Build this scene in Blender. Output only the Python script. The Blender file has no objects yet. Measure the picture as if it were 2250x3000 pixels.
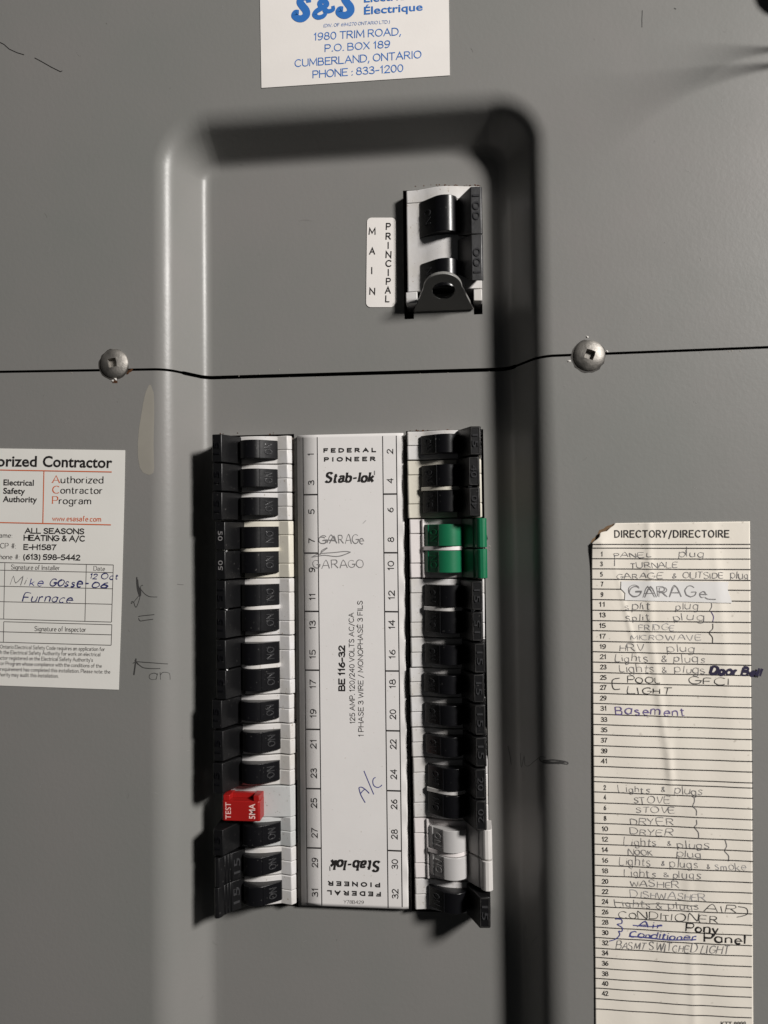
import bpy, bmesh, math, random
from mathutils import Vector, Matrix
random.seed(7)
S = 0.001                       # the script thinks in millimetres, Blender in metres
scene = bpy.context.scene

# ------------------------------------------------------------------ camera
# world millimetres: x to the right, z up, h out of the panel towards the viewer; recess floor is h = 0
def _rot(rx, ry, rz):
    X = Matrix(((1, 0, 0), (0, math.cos(rx), -math.sin(rx)), (0, math.sin(rx), math.cos(rx))))
    Y = Matrix(((math.cos(ry), 0, math.sin(ry)), (0, 1, 0), (-math.sin(ry), 0, math.cos(ry))))
    Z = Matrix(((math.cos(rz), -math.sin(rz), 0), (math.sin(rz), math.cos(rz), 0), (0, 0, 1)))
    return Z @ Y @ X
ROT = _rot(-2.70704843e-02, 1.01834288e-01, -1.46579118e-02)
CAM = -(ROT.transposed() @ Vector((-35.1664386, -7.39467991, 332.698641)))      # (x, -z, -h)
FPX, CX, CY = 2230.0, 1125.0, 1500.0
cd = bpy.data.cameras.new('camera')
cam = bpy.data.objects.new('camera', cd)
scene.collection.objects.link(cam)
cd.sensor_fit = 'HORIZONTAL'
cd.sensor_width = 36.0
cd.lens = 36.0 * FPX / 2250.0
cd.clip_start = 0.01
cd.clip_end = 20.0
r0, r1, r2 = ROT.row[0], ROT.row[1], ROT.row[2]
def _w(v):
    return Vector((v[0], v[2], -v[1]))
M = Matrix.Identity(4)
for c, col_ in enumerate((_w(r0), -_w(r1), -_w(r2))):
    for r in range(3):
        M[r][c] = col_[r]
M.translation = _w(CAM) * S
cam.matrix_world = M
cd.dof.use_dof = True
cd.dof.focus_distance = 0.322
cd.dof.aperture_fstop = 13.0
scene.camera = cam
scene.render.resolution_x, scene.render.resolution_y = 768, 1024
scene.render.engine = 'CYCLES'

# ------------------------------------------------------------------ light, world, exposure
world = bpy.data.worlds.new('World')
scene.world = world
world.use_nodes = True
bg = world.node_tree.nodes['Background']
bg.inputs['Color'].default_value = (0.93, 0.96, 1.0, 1)
bg.inputs['Strength'].default_value = 0.021
LIGHT = Vector((1225.0, 690.0, 1000.0))        # (x, z, h)
ld = bpy.data.lights.new('ceiling_lamp', 'AREA')
ld.shape = 'DISK'
ld.size = 0.29
ld.energy = 46.5
ld.color = (1.0, 0.965, 0.93)
lo = bpy.data.objects.new('ceiling_lamp', ld)
scene.collection.objects.link(lo)
lo.location = (LIGHT.x * S, -LIGHT.z * S, LIGHT.y * S)
lo.rotation_euler = (Vector((0.02, 0, -0.03)) - lo.location).to_track_quat('-Z', 'Y').to_euler()
vs = scene.view_settings
vs.view_transform = 'Standard'
vs.look = 'None'
vs.exposure = 0.0
vs.gamma = 1.0

# ------------------------------------------------------------------ helpers: photo pixel -> point on a plane of the panel
def unp(u, v, h):
    d = ROT.transposed() @ Vector(((u - CX) / FPX, (v - CY) / FPX, 1.0))
    t = (-h - CAM[2]) / d[2]
    q = CAM + t * d
    return q[0], -q[1]
class Frame:
    def __init__(s, x0, y0, k): s.x0, s.y0, s.k = x0, y0, k
    def __call__(s, x, y): return (s.x0 + x * s.k, s.y0 + y * s.k)
PX = Frame(0, 0, 1)
def W(x, z, h): return (x * S, -h * S, z * S)

# ------------------------------------------------------------------ materials
def mat(name, col, rough=0.5, spec=0.5, metal=0.0, var=0.0, vscale=40.0, bump=0.0, bscale=400.0, col2=None, speck=0.0, speckcol=(0.4, 0.38, 0.35), coat=0.0, rvar=0.0, sscale=900.0):
    m = bpy.data.materials.new(name)
    m.use_nodes = True
    nt = m.node_tree
    b = nt.nodes['Principled BSDF']
    b.inputs['Roughness'].default_value = rough
    b.inputs['Specular IOR Level'].default_value = spec
    b.inputs['Metallic'].default_value = metal
    b.inputs['Coat Weight'].default_value = coat
    b.inputs['Coat Roughness'].default_value = 0.15
    b.inputs['Base Color'].default_value = (*col, 1)
    tc = nt.nodes.new('ShaderNodeTexCoord')
    geo = nt.nodes.new('ShaderNodeNewGeometry')
    out = None
    def noise(scale, detail=4.0, rough_=0.6):
        n = nt.nodes.new('ShaderNodeTexNoise')
        n.inputs['Scale'].default_value = scale
        n.inputs['Detail'].default_value = detail
        n.inputs['Roughness'].default_value = rough_
        nt.links.new(geo.outputs['Position'], n.inputs['Vector'])
        return n
    if var > 0 or col2:
        n = noise(vscale)
        mr = nt.nodes.new('ShaderNodeMapRange')
        mr.inputs['From Min'].default_value = 0.35
        mr.inputs['From Max'].default_value = 0.68
        nt.links.new(n.outputs['Fac'], mr.inputs['Value'])
        mx = nt.nodes.new('ShaderNodeMix')
        mx.data_type = 'RGBA'
        c2 = col2 if col2 else tuple(c * (1 - var) for c in col)
        mx.inputs['A'].default_value = (*col, 1)
        mx.inputs['B'].default_value = (*c2, 1)
        nt.links.new(mr.outputs['Result'], mx.inputs['Factor'])
        out = mx.outputs['Result']
    if speck > 0:
        n = noise(sscale, 2.0, 0.5)
        mr = nt.nodes.new('ShaderNodeMapRange')
        mr.inputs['From Min'].default_value = 0.70 - speck * 0.1
        mr.inputs['From Max'].default_value = 0.76 - speck * 0.1
        nt.links.new(n.outputs['Fac'], mr.inputs['Value'])
        mx = nt.nodes.new('ShaderNodeMix')
        mx.data_type = 'RGBA'
        mx.inputs['A'].default_value = (*col, 1)
        if out: nt.links.new(out, mx.inputs['A'])
        mx.inputs['B'].default_value = (*speckcol, 1)
        nt.links.new(mr.outputs['Result'], mx.inputs['Factor'])
        out = mx.outputs['Result']
    if out: nt.links.new(out, b.inputs['Base Color'])
    if rvar > 0:
        n = noise(60.0, 5.0)
        mr = nt.nodes.new('ShaderNodeMapRange')
        mr.inputs['To Min'].default_value = rough - rvar
        mr.inputs['To Max'].default_value = rough + rvar
        nt.links.new(n.outputs['Fac'], mr.inputs['Value'])
        nt.links.new(mr.outputs['Result'], b.inputs['Roughness'])
    if bump > 0:
        n = noise(bscale, 3.0)
        bp = nt.nodes.new('ShaderNodeBump')
        bp.inputs['Strength'].default_value = bump
        bp.inputs['Distance'].default_value = 0.0003
        nt.links.new(n.outputs['Fac'], bp.inputs['Height'])
        nt.links.new(bp.outputs['Normal'], b.inputs['Normal'])
    return m
MT = {
 'cover': mat('grey_painted_steel', (0.194, 0.188, 0.180), 0.38, 0.36, col2=(0.178, 0.180, 0.170), vscale=11, bump=0.15, bscale=520, rvar=0.05, speck=0.05, speckcol=(0.185, 0.183, 0.177), sscale=420),
 'bare': mat('sheet_steel_edge', (0.05, 0.045, 0.04), 0.6, 0.4, var=0.5, vscale=200),
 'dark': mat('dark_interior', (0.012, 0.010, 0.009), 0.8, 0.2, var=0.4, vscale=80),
 'white': mat('white_plastic', (0.585, 0.575, 0.575), 0.42, 0.4, col2=(0.52, 0.50, 0.47), vscale=75, bump=0.16, bscale=700, speck=0.25, speckcol=(0.36, 0.32, 0.27)),
 'cream': mat('cream_plastic', (0.60, 0.57, 0.49), 0.42, 0.4, var=0.07, vscale=60, bump=0.12, bscale=700, speck=0.3, speckcol=(0.42, 0.37, 0.3)),
 'pinkish': mat('new_white_plastic', (0.66, 0.62, 0.61), 0.4, 0.4, var=0.05, vscale=60, bump=0.1, bscale=700),
 'greyish': mat('cool_grey_plastic', (0.47, 0.48, 0.475), 0.45, 0.4, var=0.1, vscale=50, bump=0.15, bscale=600, speck=0.3, speckcol=(0.3, 0.29, 0.27)),
 'base': mat('dusty_housing_base', (0.13, 0.11, 0.095), 0.7, 0.3, col2=(0.03, 0.025, 0.02), vscale=150),
 'black': mat('black_plastic', (0.004, 0.004, 0.005), 0.31, 0.38, bump=0.12, bscale=420, speck=0.05, speckcol=(0.06, 0.058, 0.055), rvar=0.07),
 'blackmatte': mat('black_moulded_plastic', (0.004, 0.004, 0.0045), 0.42, 0.40, bump=0.2, bscale=600, speck=0.06, speckcol=(0.05, 0.048, 0.046), rvar=0.08),
 'mainfin': mat('greyer_black_plastic', (0.016, 0.016, 0.017), 0.46, 0.6, col2=(0.03, 0.03, 0.032), vscale=160, bump=0.3, bscale=500),  # mottled dark grey, lighter than the other black handles
 'gloss': mat('glossy_black_lettering', (0.035, 0.035, 0.037), 0.2, 0.7, bump=0.4, bscale=900),  # greyer than the toggles, so letter edges look as if they catch light
 'litrim': mat('lit_plastic_edge', (0.045, 0.043, 0.042), 0.35, 0.5, col2=(0.012, 0.012, 0.012), vscale=300),  # lighter grey puts the glint of the tip edges into the colour
 'green': mat('green_plastic', (0.008, 0.135, 0.060), 0.34, 0.5, var=0.12, vscale=80, bump=0.08, bscale=500),
 'greenrib': mat('green_embossing', (0.010, 0.19, 0.075), 0.32, 0.5),
 'greytog': mat('light_grey_plastic', (0.44, 0.43, 0.425), 0.36, 0.45, var=0.06, vscale=80, bump=0.1, bscale=600),
 'greytip': mat('pale_plastic', (0.56, 0.54, 0.52), 0.4, 0.45, var=0.06, vscale=80, bump=0.1, bscale=600),
 'red': mat('red_plastic', (0.30, 0.010, 0.009), 0.35, 0.45, var=0.12, vscale=90, bump=0.08, bscale=500),
 'redprint': mat('pale_print', (0.72, 0.50, 0.46), 0.6, 0.3),
 'chrome': mat('bright_pin', (0.75, 0.75, 0.75), 0.25, 0.5, metal=1.0),
 'zinc': mat('zinc_screw', (0.40, 0.38, 0.35), 0.6, 0.5, metal=1.0, var=0.4, vscale=260, bump=0.35, bscale=900, rvar=0.12),
 'paper': mat('white_sticker', (0.72, 0.69, 0.66), 0.6, 0.3, var=0.05, vscale=40, bump=0.05, bscale=900, speck=0.0),
 'strip': mat('number_strip_card', (0.68, 0.66, 0.645), 0.5, 0.35, var=0.05, vscale=25, bump=0.05, bscale=500, speck=0.02, speckcol=(0.50, 0.47, 0.43), sscale=650),
 'esa': mat('contractor_sticker', (0.70, 0.685, 0.645), 0.55, 0.3, var=0.05, vscale=30, bump=0.04, bscale=900, speck=0.0),
 'dir': mat('directory_paper', (0.70, 0.655, 0.58), 0.75, 0.2, var=0.08, vscale=22, bump=0.1, bscale=700, speck=0.05, speckcol=(0.50, 0.46, 0.40), sscale=450),
 'tan': mat('brown_glue', (0.24, 0.155, 0.08), 0.8, 0.2, col2=(0.10, 0.06, 0.035), vscale=120),
 'patch': mat('white_tape', (0.66, 0.65, 0.635), 0.4, 0.35, var=0.03),
 'ink': mat('black_ink', (0.018, 0.016, 0.016), 0.5, 0.3),
 'softink': mat('faded_ink', (0.075, 0.068, 0.065), 0.6, 0.2),
 'blue': mat('blue_ink', (0.030, 0.145, 0.44), 0.5, 0.3),
 'orange': mat('orange_ink', (0.55, 0.115, 0.035), 0.5, 0.3),
 'navy': mat('navy_pen', (0.025, 0.028, 0.12), 0.5, 0.3),
 'pen': mat('blue_pen', (0.06, 0.065, 0.22), 0.5, 0.3),
 'purple': mat('purple_pen', (0.13, 0.10, 0.24), 0.5, 0.3),
 'pencil': mat('pencil', (0.19, 0.183, 0.183), 0.5, 0.4),
 'lightpencil': mat('faint_pencil', (0.34, 0.33, 0.325), 0.5, 0.4),
 'graphite': mat('graphite', (0.045, 0.044, 0.043), 0.45, 0.4),
 'marker': mat('marker', (0.022, 0.018, 0.045), 0.5, 0.3),
 'smear': mat('beige_paint_smear', (0.262, 0.247, 0.215), 0.5, 0.3, var=0.08, vscale=60),
 'rust': mat('rust', (0.10, 0.045, 0.02), 0.9, 0.1, col2=(0.03, 0.015, 0.01), vscale=900),
 'chip': mat('paint_chip', (0.55, 0.53, 0.50), 0.5, 0.3),
 'scuffl': mat('pale_scuff', (0.25, 0.245, 0.235), 0.5, 0.4),
 'scuffd': mat('dark_scuff', (0.135, 0.131, 0.124), 0.5, 0.4),
 'wall': mat('basement_wall', (0.35, 0.33, 0.30), 0.9, 0.1, var=0.1, vscale=3),
}

# ------------------------------------------------------------------ object helpers
def link(o, parent=None):
    scene.collection.objects.link(o)
    if parent: o.parent = parent
    return o
def tag(o, label=None, cat=None, group=None, kind=None):
    if label: o['label'] = label
    if cat: o['category'] = cat
    if group: o['group'] = group
    if kind: o['kind'] = kind
    return o
def empty(name, x, z, h):
    o = bpy.data.objects.new(name, None)
    o.location = W(x, z, h)
    o.empty_display_size = 0.01
    return link(o)
class MB:
    """collects vertices (x, z, h in mm) and faces"""
    def __init__(s): s.v, s.f = [], []
    def add(s, vs_, fs):
        n = len(s.v)
        s.v += vs_
        s.f += [tuple(i + n for i in f) for f in fs]
    def mesh(s, name, m, smooth=False, off=(0, 0, 0), ang=35):
        me = bpy.data.meshes.new(name)
        me.from_pydata([W(x - off[0], z - off[1], h - off[2]) for x, z, h in s.v], [], s.f)
        me.materials.append(m)
        if smooth:
            me.shade_smooth()
            me.set_sharp_from_angle(angle=math.radians(ang))
        me.update()
        return me
    def build(s, name, m, parent=None, smooth=False, off=None, bevel=0.0, ang=35):
        if off is None:
            off = (0, 0, 0)
            if parent is not None:
                l = parent.location
                off = (l.x / S, l.z / S, -l.y / S)
        o = bpy.data.objects.new(name, s.mesh(name, m, smooth, off, ang))
        if bevel: add_bevel(o, bevel)
        return link(o, parent)
def add_bevel(o, w, seg=2):
    b = o.modifiers.new('edge', 'BEVEL')
    b.width = w * S
    b.segments = seg
    b.limit_method = 'ANGLE'
    b.angle_limit = math.radians(28)
    b.harden_normals = False
def fix_normals(me):
    bm = bmesh.new()
    bm.from_mesh(me)
    bmesh.ops.recalc_face_normals(bm, faces=bm.faces)
    bm.to_mesh(me)
    bm.free()

# ------------------------------------------------------------------ the shape of the cover: a flat sheet with a pressed recess
D_REC = 19.0
IN_L, IN_R, IN_T = -40.2, 86.2, 144.2
TH = math.radians(60)
def prof(s, r1, r2=6.0):
    """height above the recess floor at distance s outside the inner edge"""
    if s <= 0: return 0.0
    sn, cs = math.sin(TH), math.cos(TH)
    a = r2 * sn
    mid = (D_REC - (r1 + r2) * (1 - cs)) / math.tan(TH)
    b = a + mid
    c = b + r1 * sn
    if s < a: return r2 - math.sqrt(r2 * r2 - s * s)
    if s < b: return r2 * (1 - cs) + (s - a) * math.tan(TH)
    if s < c: return D_REC - (r1 - math.sqrt(max(0, r1 * r1 - (c - s) ** 2)))
    return D_REC
def Hs(x, z):
    R = 5.0
    cx, hw = (IN_L + IN_R) / 2, (IN_R - IN_L) / 2
    qx = abs(x - cx) - hw + R
    qz = z - IN_T + R
    sd = math.hypot(max(qx, 0), max(qz, 0)) + min(max(qx, qz), 0) - R
    if z > 53: return prof(sd, 9.5)
    t = min(1.0, (53 - z) / 90.0)
    return prof(sd + 0.8 * t, 9.8 + 3.0 * t, 6.0 + 1.5 * t)
def seam(x):
    P = [(-400, 55.2), (-135, 54.6), (-61, 53.25), (-40, 52.9), (85, 52.3), (105, 53.1), (190, 53.5), (400, 53.8)]
    for (a, b), (c, d) in zip(P, P[1:]):
        if x <= c: return b + (d - b) * (x - a) / (c - a)
    return P[-1][1]
def on_surface(u, v, eps=0.0):
    h = 8.0
    for _ in range(25):
        x, z = unp(u, v, h)
        h += (Hs(x, z) - h) * 0.7
    return x, z, h + eps

# ------------------------------------------------------------------ ink: ribbons and lettering laid on a surface
def smooth_pts(pts, closed=False, n=4):
    if len(pts) < 3: return pts
    out = []
    for i in range(len(pts) - 1):
        p0 = pts[max(i - 1, 0)]; p1 = pts[i]; p2 = pts[i + 1]; p3 = pts[min(i + 2, len(pts) - 1)]
        for k in range(n):
            t = k / n
            out.append(tuple(0.5 * ((2 * p1[j]) + (-p0[j] + p2[j]) * t + (2 * p0[j] - 5 * p1[j] + 4 * p2[j] - p3[j]) * t * t + (-p0[j] + 3 * p1[j] - 3 * p2[j] + p3[j]) * t ** 3) for j in (0, 1)))
    out.append(pts[-1])
    return out
def ribbon2d(pts, w, wv=None):
    """flat ribbon along 2-D points; wv = (wx, wz) pen size for a broad nib"""
    q = [pts[0]]
    for p in pts[1:]:
        if math.hypot(p[0] - q[-1][0], p[1] - q[-1][1]) > 1e-4: q.append(p)
    if len(q) < 2: q.append((q[0][0] + w, q[0][1]))
    vs_, fs = [], []
    for i, p in enumerate(q):
        a = q[max(i - 1, 0)]; b = q[min(i + 1, len(q) - 1)]
        mit = 1.0
        if 0 < i < len(q) - 1:
            d1 = (p[0] - a[0], p[1] - a[1]); d2 = (b[0] - p[0], b[1] - p[1])
            l1 = math.hypot(*d1); l2 = math.hypot(*d2)
            ux, uz = d1[0] / l1 + d2[0] / l2, d1[1] / l1 + d2[1] / l2
            l = math.hypot(ux, uz)
            if l < .35: ux, uz, l = -d1[1] / l1 * -1, d1[0] / l1 * -1, 1.0; ux, uz = d1[0] / l1, d1[1] / l1
            mit = min(2.6, 2.0 / max(l, .35)) if l != 1.0 else 1.0
            dx, dz = ux, uz
        else: dx, dz = b[0] - a[0], b[1] - a[1]
        l = math.hypot(dx, dz) or 1
        nx, nz = -dz / l, dx / l
        if wv: hw = 0.5 * (wv[0] * abs(nx) + wv[1] * abs(nz))
        else: hw = w / 2 if not callable(w) else w(i / (len(q) - 1)) / 2
        hw *= mit
        vs_ += [(p[0] + nx * hw, p[1] + nz * hw), (p[0] - nx * hw, p[1] - nz * hw)]
        if i: fs.append((2 * i - 2, 2 * i - 1, 2 * i + 1, 2 * i))
    return vs_, fs
class Ink:
    """marks drawn on the surface h = surf(x, z); positions given as photo pixels are put on that surface"""
    def __init__(s, surf, base, eps=0.10):
        s.surf, s.base, s.eps = surf, base, eps
        s.mb = {}
        s.n = 0
    def _mb(s, part, m):
        return s.mb.setdefault((part, m, s.n), MB())
    def P(s, p):
        if s.base is None:
            x, z, h = on_surface(*p)
            return (x, z)
        return unp(p[0], p[1], s.base)
    def put(s, part, m, v2, fs):
        s.k = (getattr(s, 'k', 0) + 1) % 12
        e = s.eps + s.k * .004
        s._mb(part, m).add([(x, z, s.surf(x, z) + e + min(i, 90) * .0004) for i, (x, z) in enumerate(v2)], fs)
    def line(s, part, m, F, pts, w, smooth=False, n=4):
        s.n += 1
        q = [s.P(F(*p)) for p in pts]
        if smooth: q = smooth_pts(q, n=n)
        else:
            q2 = [q[0]]
            for a, b in zip(q, q[1:]):
                k = max(1, int(math.hypot(b[0] - a[0], b[1] - a[1]) / 1.1))
                q2 += [(a[0] + (b[0] - a[0]) * i / k, a[1] + (b[1] - a[1]) * i / k) for i in range(1, k + 1)]
            q = q2
        s.put(part, m, *ribbon2d(q, w))
    def build(s, parent):
        r = []
        for (part, m, _), mb in s.mb.items():
            if mb.f: r.append(mb.build(part, MT[m], parent))
        return r
    def fit(s, part, m, v2, fs, F, p0, p1, cap, shear=0.0):
        """v2 in glyph space: x 0..1 over the run p0 -> p1, y in cap heights; cap in frame pixels"""
        a = s.P(F(*p0)); b = s.P(F(*p1))
        dx, dz = b[0] - a[0], b[1] - a[1]
        L = math.hypot(dx, dz); ex, ez = dx / L, dz / L
        q0 = F(*p0); mid = s.P(((F(*p0)[0] + F(*p1)[0]) / 2, (F(*p0)[1] + F(*p1)[1]) / 2))
        sc = abs(unp(CX, CY, s.base or 10)[0] - unp(CX + 100, CY, s.base or 10)[0]) / 100
        ch = cap * F.k * sc
        s.put(part, m, [(a[0] + ex * (x * L + shear * y * ch) - ez * y * ch, a[1] + ez * (x * L + shear * y * ch) + ex * y * ch) for x, y in v2], fs)

_tc = {}
def glyphs(body, bold=0.0, spacing=1.0):
    key = (body, bold, spacing)
    if key in _tc: return _tc[key]
    cu = bpy.data.curves.new('t', 'FONT')
    cu.body = body
    cu.size = 1.0
    cu.offset = bold
    cu.space_character = spacing
    cu.resolution_u = 3
    cu.fill_mode = 'FRONT'
    o = bpy.data.objects.new('t', cu)
    scene.collection.objects.link(o)
    dg = bpy.context.evaluated_depsgraph_get()
    me = bpy.data.meshes.new_from_object(o.evaluated_get(dg))
    v = [(p.co.x, p.co.y) for p in me.vertices]
    f = [tuple(p.vertices) for p in me.polygons]
    bpy.data.objects.remove(o); bpy.data.curves.remove(cu); bpy.data.meshes.remove(me)
    _tc[key] = (v, f)
    return v, f
CAPH = max(y for x, y in glyphs('H')[0])
def print_text(ink, part, m, F, body, p0, p1, cap, bold=0.0, spacing=1.0, shear=0.0):
    ink.n += 1
    v, f = glyphs(body, bold, spacing)
    x0 = min(p[0] for p in v); x1 = max(p[0] for p in v)
    vv = [((x - x0) / (x1 - x0), y / CAPH) for x, y in v]
    ink.fit(part, m, vv, f, F, p0, p1, cap, shear)
def centred(ink, part, m, F, body, c, length, cap, up=False, bold=0.0):
    """text centred on c, reading right, or upwards when up"""
    if up: print_text(ink, part, m, F, body, (c[0] + cap / 2, c[1] + length / 2), (c[0] + cap / 2, c[1] - length / 2), cap, bold)
    else: print_text(ink, part, m, F, body, (c[0] - length / 2, c[1] + cap / 2), (c[0] + length / 2, c[1] + cap / 2), cap, bold)

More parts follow.
